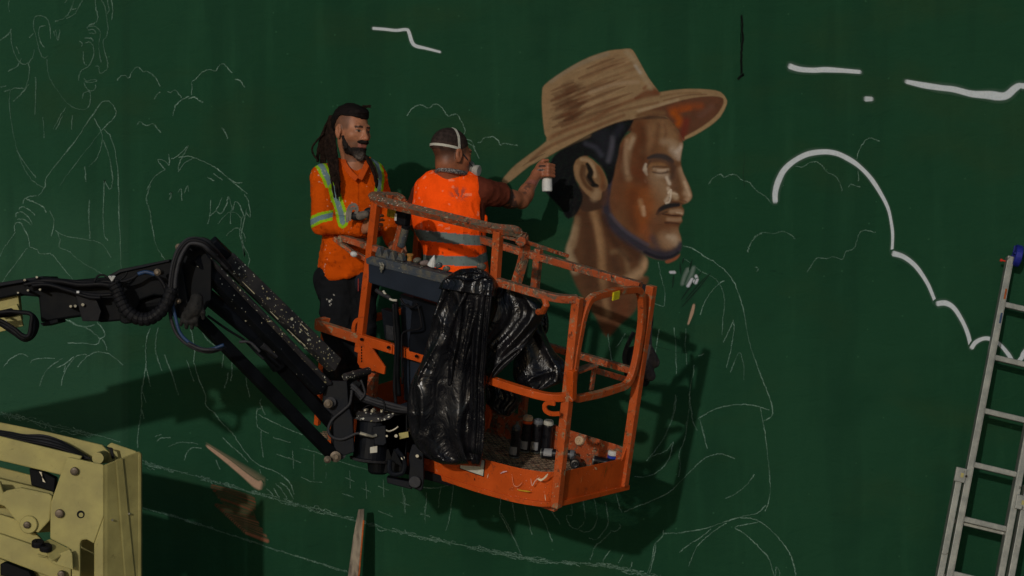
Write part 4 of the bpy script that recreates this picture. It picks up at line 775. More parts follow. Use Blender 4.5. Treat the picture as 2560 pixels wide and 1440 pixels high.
# expanded-metal floor
mb = MB(); a_, b_ = .046, .017; r_ = .0022
for i in range(-1, int(BL / a_) + 1):
    for j in range(int(BW / b_)):
        for k in (0, 1):
            u0, v0 = (i + (j % 2) * .5) * a_, j * b_; u1 = u0 + (a_ / 2 if k else -a_ / 2); u0c, u1c = np.clip([u0, u1], .0, BL)
            if abs(u0c - u1c) < .01 or (v0 < .16 and max(u0c, u1c) > BL - .2): continue
            p, q = B(u0c, v0, .012), B(u1c, v0 + b_, .012); d = (q - p) / np.linalg.norm(q - p); s_ = np.cross(d, W_) * r_; w_ = W_ * .003
            mb.add([p - s_ - w_, p + s_ - w_, p + s_ + w_, p - s_ + w_, q - s_ - w_, q + s_ - w_, q + s_ + w_, q - s_ + w_], [(3, 2, 6, 7), (0, 3, 7, 4), (1, 5, 6, 2), (0, 4, 5, 1)])
t = NT('dirty floor mesh'); M['floor'] = t.out(t.mix(t.ramp(t.noi(30, 5), .35, .6), S(70, 48, 36), S(120, 100, 80)), .7)
mb.build('floor_mesh', M['floor'], bk, kind='stuff')
for v in (.14, .38, .6): bb(MB().sq([B(.02, v, -.012), B(BL - .03, v, -.012)], .03, W_, b=.02), 'floor_joist', 'orange_worn', 0)
# sticker and scratches on the toe board
MB().box(FR(1181, 1161, -.003), U_ * .070, V_ * .001, W_ * .040).build('sticker', M['strap'], bk)
MB().box(FR(1181, 1161, -.0026), U_ * .074, V_ * .001, W_ * .044).build('sticker_border', M['black'], bk)
def mark(pts, wd, col, pl='F', name='paint_mark'):
    f_ = (lambda x, y: FR(x, y, -.0035)) if pl == 'F' else (lambda x, y: SD(x, y, BL + .0085)); p = catmull([f_(x, y) for x, y in pts], 4); n_ = V_ if pl == 'F' else U_
    t_ = np.gradient(p, axis=0); t_ /= np.linalg.norm(t_, axis=1)[:, None]; s_ = np.cross(t_, n_); m_ = len(p); ww = wd / 500. * np.sin(np.linspace(.25, 2.9, m_)) * rng.uniform(.6, 1.1, m_)
    v = np.vstack([p + s_ * ww[:, None], p - s_ * ww[:, None]]); return MB().add(v, [(i, i + 1, m_ + i + 1, m_ + i) for i in range(m_ - 1)]).build(name, plain('mark paint', col, .7, bump=0), bk)
mark([(1292, 1224), (1308, 1227), (1326, 1229)], 2.6, S(170, 130, 30)); mark([(1251, 1184), (1258, 1180), (1268, 1178)], 2, S(190, 150, 150)); 
mark([(1280, 1190), (1284, 1212), (1295, 1216), (1306, 1205)], 1.3, S(196, 120, 90)); mark([(1327, 1196), (1330, 1214), (1338, 1202), (1350, 1193)], 1.3, S(200, 160, 140))
mark([(1342, 1196), (1352, 1200), (1362, 1194), (1370, 1184)], 3.2, S(205, 190, 160)); mark([(1218, 1196), (1221, 1184)], 1.3, S(200, 150, 120)); mark([(1362, 1235), (1364, 1252)], 1.2, S(205, 180, 150)); mark([(1186, 1195), (1187, 1202)], 1.6, S(15, 12, 10))
mark([(1518, 1162), (1514, 1180), (1510, 1194)], 1.8, S(110, 80, 25), 'S'); mark([(1400, 1238), (1402, 1246)], 1.6, S(15, 12, 10), 'S'); mark([(1455, 1192), (1452, 1208)], 1, S(205, 140, 80), 'S'); mark([(1486, 1168), (1493, 1174)], 3, S(200, 150, 110), 'S')
MB().cyl(FR(1069, 1152, -.002), FR(1069, 1152, -.006), .020, 14).build('orange_plug', M['orange'], bk)

# control box with tray
cb = lambda u, v, w_: B(u, v, w_)
u0, u1, w0, w1 = .185, .80, .90, 1.03
c0 = FR(919, 706, -.14)
def CBx(x, y): return FR(x, y, -.14)
body = [CBx(920, 657), CBx(1142, 716), CBx(1142, 772), CBx(921, 707)]
bb(MB().prism(body, V_ * .13), 'control_box', 'console', .006)
lidp = [CBx(916, 646), CBx(1146, 706), CBx(1146, 718), CBx(917, 659)]
bb(MB().prism([p - V_ * .006 for p in lidp], V_ * .145), 'box_lid', 'lid', .004)
bb(MB().prism([p - V_ * .006 for p in [CBx(930, 640), CBx(1150, 697), CBx(1146, 707), CBx(915, 647)]], V_ * .012), 'lid_rim', 'lid', .002)
mb = MB()
for x, y, hh in ((945, 642, .05), (962, 646, .042), (978, 650, .04), (998, 652, .035)):
    a = FR(x, y, -.06); mb.prism([a - U_ * .022, a + U_ * .022, a + U_ * .006 + W_ * hh, a - U_ * .008 + W_ * hh], V_ * .035)
mb.build('lever_guard', M['lid'], bk, bevel=.004)
mb = MB()
for x, y in ((949, 657), (955, 657), (951, 664)): mb.tube([FR(x, y, -.16), FR(x + 4, y + 6, -.165), FR(x + 2, y + 16, -.16)], .005, 6)
mb.build('lid_clasp', M['steel'], bk)
# what hangs under the control box
bb(MB().prism([FR(x, y, .03) for x, y in ((1000, 735), (1140, 778), (1130, 1030), (1010, 1000))], V_ * .06), 'back_panel', 'console', .004, label=None)
bb(MB().prism([FR(x, y, -.02) for x, y in ((1030, 742), (1135, 775), (1110, 905), (1020, 880))], V_ * .05), 'panel_door', 'black_gloss', .008)
bb(MB().prism([FR(x, y, -.05) for x, y in ((952, 772), (982, 782), (990, 852), (962, 848))], V_ * .05), 'relay_box', 'black_gloss', .004)
bb(MB().prism([FR(x, y, -.062) for x, y in ((963, 812), (982, 817), (984, 852), (966, 850))], V_ * .01), 'relay_cover', 'rubber_grey', .003)
bb(MB().prism([FR(x, y, -.02) for x, y in ((1000, 1010), (1100, 1035), (1100, 1100), (1000, 1060))], V_ * .1), 'lower_panel', 'console', .004)
hs = [('black', [(990, 755), (992, 800), (996, 850), (994, 930), (998, 990)], .012), ('rubber', [(984, 760), (986, 815), (990, 870), (986, 960), (990, 1010)], .009), ('rubber', [(1045, 765), (1052, 800), (1050, 822), (1010, 830), (1004, 860), (1006, 960)], .005),
      ('rubber_grey', [(940, 725), (955, 735), (975, 745)], .011), ('strap', [(958, 727), (968, 742), (980, 750), (992, 751)], .006), ('rubber', [(1000, 745), (1010, 760), (1030, 768), (1044, 760)], .006)]
for mt, pts, r in hs: MB().tube(catmull([FR(x, y, -.07) for x, y in pts], 5), r, 8).build('cable', M[mt], bk, smooth=True)

# ---- jib arms (dark steel); points are given as picture position and distance
def jb(mb, name, mat='black', bevel=.004, parent=None, label=None): return mb.build(name, M[mat], parent or lift, bevel=bevel, label=label)
def slab(px, d, th): return MB().prism([P(x, y, d) for x, y in px], (0, th, 0))
DJ = 9.35
def dz(x): return DJ + (x - 460) / 400. * .55          # arms run towards the wall as they go down to the basket
jn = empty('jib', P(460, 620, DJ)); jn.parent = lift; jn.location = Vector(P(460, 620, DJ)) - lift.location
def J(x, y, o=0.): return P(x, y, dz(x) + o)
perp = lambda a, b: np.cross((b - a) / np.linalg.norm(b - a), (0, 1, 0))
def arm(a, b, name, mat, wd, ht, upv=None, bevel=.006, oa=0., ob=None):
    A_, B_ = J(*a, oa), J(*b, oa if ob is None else ob); up = upv if upv is not None else np.array([.55, -.25, .8])
    return jb(MB().beam(A_, B_, wd, ht, up), name, mat, bevel, jn)
arm((566, 648), (838, 914), 'upper_arm', 'speckle', .078, .055, upv=np.array([.40, -.82, .40]), oa=-.02)
arm((527, 604), (600, 676), 'upper_arm_end', 'black_gloss', .05, .06, oa=0)
arm((486, 645), (804, 977), 'middle_arm', 'speckle_few', .058, .055, upv=np.array([.45, -.80, .42]), oa=-.05)
arm((504, 636), (820, 963), 'arm_top_plate', 'speckle', .018, .060, upv=np.array([.50, -.72, .48]), oa=-.06)
arm((486, 786), (832, 1138), 'lower_link', 'black', .055, .05, upv=np.array([.30, -.90, .30]), oa=-.06)
jb(MB().cyl(J(520, 742, .02), J(648, 846, .02), .038, 18), 'cylinder_barrel', 'black_gloss', 0, jn)
jb(MB().cyl(J(640, 839, .02), J(700, 915, .02), .044, 18), 'cylinder_gland', 'black', 0, jn)
arm((640, 845), (828, 1055), 'link_bar', 'black', .06, .062, oa=.04)
jb(MB().cyl(J(655, 862, -.02), J(690, 892, -.02), .016, 12), 'cylinder_rod', 'rubber_grey', 0, jn)
# spatter streaks as real drips of paint on the upper arm
DRP = plain('pale drip', S(175, 168, 140), .7, bump=0)
for i in range(10):
    t0 = rng.uniform(.05, .9); s0 = rng.uniform(-16, 16); x = 560 + 285 * t0 + s0; y = 650 + 278 * t0 - s0; ln = rng.uniform(8, 42)
    a = J(x, y, -.052); b = J(x + ln, y + ln * 1.0, -.052); MB().tube([a, (a + b) / 2, b], [.0016, .0022, .0036], 5).build('paint_drip', DRP, jn)
# apex knuckle
jb(slab([(437, 628), (452, 604), (476, 604), (500, 612), (529, 652), (528, 748), (504, 790), (462, 800), (424, 788), (420, 755), (440, 700)], DJ - .02, .02), 'knuckle_plate', 'black', .004, jn)
jb(slab([(445, 624), (470, 600), (500, 606), (531, 660), (528, 750), (480, 770), (448, 720)], DJ + .16, .02), 'knuckle_plate', 'black', .004, jn)
jb(slab([(448, 630), (520, 650), (520, 700), (470, 760), (446, 700)], DJ + .0, .16), 'knuckle_core', 'black', .004, jn)
jb(slab([(444, 690), (452, 650), (470, 752), (466, 800), (446, 796)], DJ - .06, .03), 'knuckle_strap', 'black_gloss', .004, jn)
for x, y, r in ((457, 619, .012), (404, 681, .012), (456, 752, .009), (826, 1006, .016), (824, 1144, .013), (844, 1137, .02), (473, 608, .009)):
    d = dz(x) - .13; jb(MB().lathe(P(x, y, d + .12), (0, -1, 0), [(0, r), (.10, r), (.10, r * 1.35), (.115, r * 1.35), (.118, r * .7), (.124, r * .65)], 16), 'pin', 'pin', 0, jn)
jb(MB().cyl(P(826, 1006, dz(826) - .08), P(826, 1006, dz(826) - .1), .027, 20), 'pin_collar', 'rubber_grey', 0, jn)
jb(MB().cyl(P(850, 1134, dz(850) - .1), P(850, 1134, dz(850) + .1), .030, 20), 'link_bush', 'rubber_grey', 0, jn)
jb(slab([(806, 958), (820, 951), (868, 952), (872, 1018), (882, 1046), (886, 1130), (858, 1140), (834, 1122), (832, 1040), (808, 1016)], dz(830) - .075, .03), 'end_bracket', 'black_gloss', .004, jn)
jb(slab([(812, 960), (868, 955), (876, 1020), (886, 1130), (850, 1136), (834, 1042)], dz(830) + .10, .03), 'end_bracket', 'black', .004, jn)
jb(MB().box(P(856, 1050, dz(850) + .01), (.05, 0, 0), (0, .08, 0), (0, 0, .15)), 'bracket_core', 'black', .004, jn)
jb(MB().cyl(J(862, 943, -.04), J(922, 927, .02), .020, 14), 'cross_tube', 'speckle', .003, jn)
# basket rotator: upright motor body between two flanges
DR = 9.93; ax_t, ax_b = P(938, 1040, DR), P(926, 1146, DR); axd = (ax_t - ax_b) / np.linalg.norm(ax_t - ax_b)
jb(MB().lathe(ax_b, axd, [(0, .088), (.21, .088)], 28), 'rotator_body', 'black_gloss', .003, jn)
jb(MB().lathe(ax_t - axd * .012, axd, [(0, .105), (.018, .108), (.03, .095), (.034, .05)], 28), 'rotator_flange', 'speckle', 0, jn)
jb(MB().lathe(ax_b - axd * .02, axd, [(0, .06), (.008, .10), (.02, .104)], 28), 'rotator_flange', 'rubber_grey', 0, jn)
for k in range(7):
    a = k / 7 * 6.28; c = ax_t + axd * .02 + np.array([math.cos(a), math.sin(a), 0]) * .055; jb(MB().cyl(c, c + axd * .016, .011, 6), 'bolt', 'steel', .001, jn)
jb(slab([(960, 1040), (1000, 1026), (1016, 1034), (1016, 1080), (1000, 1098), (985, 1120), (976, 1150), (1010, 1172), (1016, 1150), (1016, 1034)], DR - .10, .04), 'yoke_arm', 'black', .003, jn)
jb(slab([(878, 1046), (905, 1052), (940, 1056), (975, 1048), (985, 1040), (984, 1032), (950, 1042), (900, 1042)], DR - .11, .05), 'yoke_ring', 'speckle', .003, jn)
jb(slab([(930, 1068), (936, 1066), (964, 1064), (966, 1108), (958, 1114), (936, 1112)], DR - .13, .05), 'valve_block', 'black_gloss', .004, jn)
jb(slab([(925, 1118), (943, 1115), (943, 1131), (925, 1133)], DR - .094, .003), 'white_label', 'strap', 0, jn)
jb(slab([(997, 1083), (1020, 1079), (1022, 1093), (999, 1098)], DR - .11, .004), 'tag_plate', 'cream', .001, jn)
sh = [(975, 1150), (973, 1172), (980, 1184), (995, 1186), (1008, 1180), (1012, 1160), (1006, 1142), (996, 1130), (990, 1122)]
jb(MB().tube(catmull([P(x, y, DR - .14) for x, y in sh], 4), .012, 8), 'shackle', 'black_gloss', 0, jn)
jb(slab([(1030, 1112), (1058, 1106), (1060, 1200), (1056, 1224), (1050, 1228), (1022, 1216), (1022, 1140)], DR - .10, .05), 'mount_plate', 'black_gloss', .004, jn)
jb(MB().cyl(P(1037, 1205, DR - .10), P(1037, 1205, DR - .125), .030, 24), 'mount_boss', 'rubber_grey', .004, jn)
jb(slab([(966, 1193), (1030, 1205), (1030, 1224), (968, 1208)], DR - .08, .12), 'mount_foot', 'black_gloss', .004, jn)
jb(MB().lathe(P(945, 1185, DR), (0.05, 0, 1), [(0, .035), (.01, .05), (.05, .055), (.09, .05)], 20), 'drive_motor', 'black', .003, jn)
jb(MB().beam(P(1005, 1100, DR + .05), P(1130, 1140, DR + .1), .06, .10), 'support_beam', 'black', .004, jn)
jb(MB().beam(P(1000, 1170, DR + .05), P(1130, 1205, DR + .08), .07, .04), 'support_beam', 'black', .004, jn)
jb(MB().box(P(985, 1150, DR + .03), (.06, 0, 0), (0, .07, 0), (0, 0, .06)), 'motor_mount', 'black', .004, jn)
for x, y, r in ((1007, 1145, .01), (990, 1090, .009), (1043, 1140, .009), (967, 1090, .006)): jb(MB().cyl(P(x, y, DR - .12), P(x, y, DR - .15), r, 8), 'bolt', 'steel', .001, jn)
def hose(pts, r, mat='rubber_grey', d=None, o=-.1, parent=None, name='hose'):
    pp = [P(x[0], x[1], (x[2] if len(x) > 2 else (d if d is not None else dz(x[0])) ) + o) for x in pts]
    return MB().tube(catmull(pp, 6), r, 8).build(name, M[mat], parent or jn, smooth=True)
hose([(879, 975), (878, 990), (874, 1010), (862, 1022), (846, 1035), (830, 1050), (821, 1070), (824, 1086), (838, 1096), (855, 1098), (872, 1092), (890, 1084), (902, 1084)], .0075, d=DR, o=-.16)
MB().tube([P(900, 1083, DR - .16), P(915, 1087, DR - .16), P(932, 1091, DR - .15), P(941, 1088, DR - .14)], [.009, .008, .006, .008], 8).build('hose_fitting', M['steel'], jn)
for k, o in enumerate((0, 7, 15)):
    hose([(878, 960 + o), (892, 972 + o), (905, 986 + o), (930, 998 + o * .8), (960, 1006 + o), (990, 1014 + o), (1022, 1022 + o * .6)], .011 - k * .0015, 'rubber_grey' if k < 2 else 'rubber', d=DR, o=-.13)
hose([(902, 950), (908, 965), (912, 985), (900, 1000)], .006, 'rubber_grey', d=DR, o=-.15)
hose([(942, 994), (956, 1000), (962, 1014), (958, 1030), (948, 1040)], .005, 'rubber', d=DR, o=-.14); hose([(905, 1025), (920, 1014), (950, 1012)], .003, 'rubber', d=DR, o=-.12)
jb(slab([(868, 962), (892, 950), (905, 958), (895, 975), (875, 985)], DR - .08, .10), 'hose_clamp_block', 'black', .004, jn)
hose([(960, 1072), (972, 1078), (985, 1074), (996, 1066)], .005, 'steel', d=DR, o=-.12)

# ---- main boom, coming in from the left
bm = empty('main_boom', P(200, 740, DJ)); bm.parent = lift; bm.location = Vector(P(200, 740, DJ)) - lift.location
def mbm(mb, name, mat='black', bevel=.005, label=None): return mb.build(name, M[mat], bm, bevel=bevel, label=label)
mbm(slab([(-1500, 1040), (-240, 772), (0, 712), (60, 702), (108, 694), (125, 705), (270, 692), (300, 675), (425, 650), (440, 662), (452, 700), (440, 760), (424, 782), (412, 740), (385, 738), (350, 750), (330, 800), (252, 806), (205, 790), (150, 798), (102, 806), (96, 742), (40, 738), (-240, 800), (-1500, 1075)], DJ - .02, .22), 'boom_box', 'black', .008)
mbm(slab([(-240, 766), (0, 706), (108, 690), (110, 697), (0, 716), (-240, 778)], DJ - .05, .30), 'boom_flange', 'black_gloss', .003)
mbm(slab([(268, 690), (300, 673), (424, 648), (424, 654), (300, 682), (272, 698)], DJ - .035, .25), 'boom_flange', 'black_gloss', .003)
mbm(slab([(188, 735), (205, 738), (240, 746), (253, 778), (246, 803), (206, 803), (198, 775)], DJ - .10, .015), 'cover_plate', 'rubber', .003)
mbm(slab([(100, 808), (144, 797), (146, 806), (108, 816)], DJ - .05, .16), 'boom_foot', 'black', .003)
mbm(slab([(298, 785), (330, 795), (332, 806), (312, 810), (300, 805)], DJ - .05, .12), 'boom_lug', 'black', .006)
mbm(MB().cyl(P(330, 765, DJ + .08), P(410, 752, DJ + .08), .05, 18), 'boom_cylinder', 'black', .003)
mbm(slab([(-1500, 1050), (-200, 775), (45, 735), (52, 800), (-200, 860), (-1500, 1150)], DJ + .02, .05), 'telescoping_tube', 'cream', .003)
mbm(slab([(-60, 800), (0, 795), (50, 785), (58, 815), (0, 830), (-60, 845)], DJ + .0, .02), 'telescoping_flange', 'cream', .003)
mbm(slab([(0, 772), (42, 760), (50, 780), (0, 792)], DJ - .05, .03), 'cable_tray', 'cream', .003)
mbm(slab([(0, 776), (28, 770), (38, 778), (0, 786)], DJ - .055, .006), 'tray_opening', 'black', 0)
for x, y in ((404, 681),): pass
for x, y, r in ((207, 762, .008), (177, 766, .007), (188, 765, .007), (100, 724, .006), (70, 726, .006), (45, 732, .005), (62, 700, .006), (92, 693, .006), (5, 785, .006), (15, 803, .005)):
    mbm(MB().cyl(P(x, y, DJ - .03), P(x, y, DJ - .12), r, 8), 'bolt', 'steel', .001)
hoseL = lambda pts, r, mat, o: MB().tube(catmull([P(x, y, DJ + o) for x, y in pts], 6), r, 8).build('hose', M[mat], bm, smooth=True)
hoseL([(70, 712), (100, 702), (150, 704), (200, 712), (250, 710), (284, 716)], .013, 'rubber', -.08)
hoseL([(75, 708), (110, 698), (160, 702), (215, 706), (270, 704), (288, 710)], .010, 'rubber', -.06)
hoseL([(60, 712), (100, 706), (150, 718), (195, 730), (240, 738), (280, 736)], .009, 'rubber', -.10); hoseL([(80, 714), (120, 712), (170, 726), (220, 742), (252, 744)], .009, 'rubber', -.12)
hoseL([(288, 702), (305, 704), (330, 696), (350, 684), (375, 682), (395, 692), (410, 712), (416, 730)], .009, 'rubber', -.12)
hoseL([(345, 685), (365, 680), (388, 686)], .0096, 'bluehose', -.122)
hoseL([(235, 705), (245, 690), (260, 688), (276, 700)], .005, 'rubber', -.1); hoseL([(318, 680), (312, 690), (300, 700)], .005, 'rubber', -.1)
mb = MB()
for k in range(6): a = P(280, 702, DJ - .13); mb.tube([a, a + np.array([rng.uniform(-.02, .02), -.01, .022])], .004, 5)
mb.build('cable_tie', M['white'], bm)
MB().box(P(195, 730, DJ - .135), (.006, 0, 0), (0, .004, 0), (0, 0, .005)).build('cable_tie', M['white'], bm)
# hose loop hanging at the left
for k in range(4):
    q = [(-40, 792 - k * 2), (20, 788 - k * 3), (52, 781 - k * 0), (78, 786), (93 - k * 5, 808), (84 - k * 4, 838), (62 - k * 2, 850 - k * 4), (36, 834 - k * 4), (0, 810 - k * 3), (-40, 790)]
    hoseL(q, .010, 'rubber' if k != 2 else 'rubber_grey', -.13 - k * .02)
# ribbed conduit
cq = catmull([P(x, y, DJ - .16) for x, y in ((284, 708), (294, 728), (303, 752), (318, 778), (345, 796), (375, 796), (402, 778), (420, 750), (430, 720))], 12)
mb = MB(); tt = np.gradient(cq, axis=0); tt /= np.linalg.norm(tt, axis=1)[:, None]
for i in range(0, len(cq) - 5, 5):
    mb.tube(cq[i:i + 5] , [.030, .0315, .0315, .0315, .030], 14)
mb.tube(cq, .027, 12); mb.build('ribbed_conduit', M['rubber'], bm, smooth=False)
# hoses that climb over the apex
for k in range(5):
    o = k * 5.5
    q = [(424 + o * .8, 725 - k, DJ), (428 + o * .7, 690, DJ), (434 + o * .8, 655, DJ), (447 + o * .8, 622 + o * .25, DJ), (472 + o * .3, 599 + o * .55, DJ), (505, 600 + o * .7, DJ), (530 - o * .3, 616 + o * .7, DJ + .02), (556 - o * .4, 646 + o * .3, DJ + .1), (575 - o * .3, 668 + o * .2, DJ + .14)]
    hose(q, .0105, 'rubber_grey' if k in (0, 2, 3) else 'rubber', o=-.14 - .012 * (k % 2))
hose([(424, 760, DJ), (428, 800, DJ), (445, 840, DJ), (480, 868, DJ), (520, 880, DJ), (555, 872, DJ)], .008, 'rubber_grey', o=-.1)
hose([(430, 752, DJ), (438, 790, DJ), (452, 835, DJ), (485, 864, DJ), (520, 874, DJ), (560, 862, DJ)], .008, 'bluehose', o=-.12); hose([(470, 858, DJ), (500, 872, DJ), (530, 874, DJ), (565, 868, DJ + .05)], .0085, 'rubber_grey', o=-.13)
hose([(520, 790, DJ), (570, 825, DJ + .1), (610, 850, DJ + .15), (640, 880, DJ + .2), (660, 898, DJ + .2)], .006, 'rubber', o=-.06); hose([(598, 855, DJ + .2), (625, 856, DJ + .2), (650, 880, DJ + .2)], .007, 'rubber_grey', o=-.14)
hose([(505, 594, DJ), (522, 600, DJ), (530, 610, DJ), (545, 640, DJ)], .004, 'rubber', o=-.1)
# ---- cream tower at the lower left
tw = empty('tower_section', P(200, 1440, 9.8)); tw.parent = lift; tw.location = Vector(P(200, 1440, 9.8)) - lift.location
DT = 9.75
ZT = Z(0, 1040, .2778)
def tb(mb, name, mat='cream', bevel=.006): return mb.build(name, M[mat], tw, bevel=bevel)
def tslab(z, d, th): return MB().prism([P(x, y, d) for x, y in z], (0, th, 0))
# column: front plate with slot (built round the slot), angled right plate, back lip
tb(tslab(ZT(610, 368, 700, 388, 920, 436, 935, 445, 935, 900, 845, 1150, 780, 1112, 735, 1118, 722, 1150, 722, 2400, 640, 2400, 645, 1300, 620, 1190, 450, 1105, 452, 790, 540, 540, 595, 385), DT, .02), 'front_plate')
tb(tslab(ZT(935, 900, 935, 2400, 845, 2400, 845, 1150), DT, .02), 'front_plate')
fr = [P(*ZT(935, 440)[0], DT), P(*ZT(1228, 322)[0], DT + .15), P(*ZT(1232, 2400)[0], DT + .15), P(*ZT(935, 2400)[0], DT)]
tb(MB().prism(fr, (.015, .012, 0)), 'side_plate')
gv = [P(*ZT(1030, 392)[0], DT + .05), P(*ZT(1080, 376)[0], DT + .075), P(*ZT(1190, 1440)[0], DT + .135), P(*ZT(1110, 1440)[0], DT + .095)]
tb(MB().prism([p + np.array([.006, -.012, 0]) for p in gv], (.008, .006, 0)), 'side_rib')
tb(MB().prism([P(*ZT(1226, 318)[0], DT + .15), P(*ZT(1272, 335)[0], DT + .16), P(*ZT(1272, 2400)[0], DT + .16), P(*ZT(1228, 2400)[0], DT + .15)], (0, .03, 0)), 'corner_lip', bevel=.012)
tb(MB().prism([P(*ZT(960, 270)[0], DT + .30), P(*ZT(1000, 240)[0], DT + .30), P(*ZT(1226, 318)[0], DT + .30), P(*ZT(1240, 420)[0], DT + .30), P(*ZT(1000, 420)[0], DT + .30)], (0, .015, 0)), 'back_plate')
tb(tslab(ZT(600, 600, 1180, 600, 1180, 2400, 600, 2400), DT + .30, .015), 'back_plate', 'cream')
# upper arm: two side plates and the tray floor with hoses between them
tb(tslab(ZT(-500, 60, 0, 182, 610, 330, 740, 362, 640, 545, 540, 530, 0, 402, -500, 290), DT + .03, .02), 'upper_beam')
tb(tslab(ZT(-500, -60, 0, 58, 450, 150, 920, 262, 985, 330, 1010, 420, 900, 430, 0, 230, -500, 110), DT + .24, .02), 'upper_beam')
tb(MB().prism([P(*ZT(-500, 200)[0], DT + .05), P(*ZT(700, 470)[0], DT + .05), P(*ZT(900, 440)[0], DT + .24), P(*ZT(-500, 130)[0], DT + .24)], (0, 0, -.01)), 'beam_floor')
tb(tslab(ZT(-500, 440, 0, 565, 100, 590, 480, 680, 490, 1040, 0, 1080, -500, 1000), DT + .14, .05), 'lower_beam')
tb(tslab(ZT(-500, 350, 0, 462, 540, 600, 500, 690, 0, 575, -500, 460), DT + .22, .02), 'inner_beam')
tb(tslab(ZT(260, 470, 380, 500, 500, 560, 490, 690, 280, 625), DT + .12, .06), 'valve_box', 'black')
tb(tslab(ZT(350, 500, 375, 505, 385, 590, 410, 600), DT + .11, .01), 'valve_tag', 'steel', 0)
tb(tslab(ZT(-500, 560, 0, 590, 30, 690, 60, 670, 190, 645, 440, 700, 470, 720, 448, 940, 345, 1052, 325, 1045, 205, 1000, 140, 940, 40, 815, 0, 800, -500, 780), DT + .01, .03), 'link_plate')
tb(MB().lathe(P(*ZT(262, 975)[0], DT + .01), (0, -1, 0), [(0, .045), (.012, .045), (.016, .04)], 24), 'pin_boss')
tb(tslab(ZT(-500, 850, 0, 885, 160, 935, 240, 1010, 320, 1060, 370, 1110, 360, 1200, 0, 1090, -500, 1000), DT + .06, .03), 'second_plate')
tb(tslab(ZT(-500, 950, 0, 1060, 290, 1160, 620, 1280, 640, 1360, 640, 1500, 500, 1470, 0, 1280, -500, 1150), DT + .025, .03), 'bottom_beam')
tb(tslab(ZT(-500, 1300, 0, 1285, 430, 1440, 640, 1520, 640, 2400, -500, 2400), DT + .15, .03), 'bottom_plate')
tb(tslab(ZT(0, 1330, 60, 1320, 260, 1400, 300, 1470, 0, 1440), DT + .06, .08), 'cylinder_end', 'black')
ear_ = [P(*q, DT - .02) for q in ZT(372, 1135, 450, 1100, 560, 1155, 620, 1190, 470, 1250, 440, 1230)]
tb(MB().prism([P(*ZT(370, 1135)[0], DT + .0), P(*ZT(452, 1104)[0], DT + .02), P(*ZT(628, 1195)[0], DT - .02), P(*ZT(470, 1300)[0], DT - .10), P(*ZT(440, 1270)[0], DT - .10)], (0, 0, -.008)), 'bracket_top')
tb(tslab(ZT(335, 1240, 440, 1275, 470, 1260, 628, 1200, 650, 1240, 658, 1385, 470, 1330, 440, 1300, 420, 1280, 345, 1268), DT - .06, .015), 'bracket_lip', bevel=.004)
for x, y in ((340, 1168), (412, 1205)):
    c = P(*ZT(x, y)[0], DT - .06); tb(MB().lathe(c, (.1, -.35, 1), [(0, .030), (.022, .030), (.026, .026), (.0261, .010), (.01, .009)], 20), 'guide_roller', 'rubber', 0)
for x, y, r in ((675, 495, .020), (540, 875, .021), (248, 978, .017), (557, 1420, .018)):
    c = P(*ZT(x, y)[0], DT + (.0 if x != 248 else .0)); tb(MB().lathe(c, (0, -1, 0), [(0, r), (.018, r), (.022, r * .85), (.024, r * .4)], 18), 'pin', 'pin', 0)
c = P(*ZT(727, 885)[0], DT); tb(MB().lathe(c, (0, -1, 0), [(0, .019), (.003, .019), (.0031, .013)], 18), 'hole_rim', 'black', 0); tb(MB().lathe(c + (.002, 0, -.002), (0, -1, 0), [(0, .011), (.0045, .011)], 18), 'hole_plug', 'cream', 0)
for x, y in ((1008, 935), (1158, 878)):
    c = P(*ZT(x, y)[0], DT + (x - 935) / 293 * .15 - .012); tb(MB().cyl(c, c + np.array([.004, -.01, 0]), .005, 8), 'screw', 'steel', 0)
for k in range(6):
    q = ZT(-60, 130 + k * 9, 0, 140 + k * 8, 100, 155 + k * 8, 220, 172 + k * 9 + 6, 380, 180 + k * 14, 520, 220 + k * 13, 650, 290 + k * 8, 740, 345 + k * 5, 790, 372 + k * 2)
    MB().tube(catmull([P(x, y, DT + .07 + .022 * (5 - k) * .8) for x, y in q], 6), .0085, 8).build('hose', M['rubber' if k % 2 else 'rubber_grey'], tw, smooth=True)
for z in ((740, 350, 810, 372, 822, 395, 770, 385), (930, 272, 1010, 288, 1030, 385, 1005, 385, 985, 300)):
    tb(tslab(ZT(*z), DT + (.04 if z[0] < 800 else .22), .012), 'hose_strap', 'rubber', .002)
tb(MB().cyl(P(*ZT(880, 380)[0], DT + .05), P(*ZT(930, 360)[0], DT + .23), .028, 18), 'cross_pin', 'cream', 0)
tb(tslab([(x, 0) for x in ()] or ZT(590, 2350, 940, 2350, 940, 2400, 590, 2400), DT, .3), 'base_block')
# the machine goes on below and to the left of the picture
zb = P(0, 1040 + 2400 * .2778, DT)[2]
tb(MB().box((P(150, 0, DT)[0], DT + .2, zb / 2 + .1), (.32, 0, 0), (0, .14, 0), (0, 0, zb / 2 - .15)), 'tower_mast')
tb(MB().box((P(-250, 0, DT)[0], DT + .2, .55), (1.3, 0, 0), (0, .5, 0), (0, 0, .35)), 'chassis', 'cream', .03)
for x in (-650, 120):
    for y in (-.35, .75): tb(MB().cyl((P(x, 0, DT)[0], DT + y, .42), (P(x, 0, DT)[0], DT + y + .28, .42), .42, 24), 'wheel', 'rubber', .03)

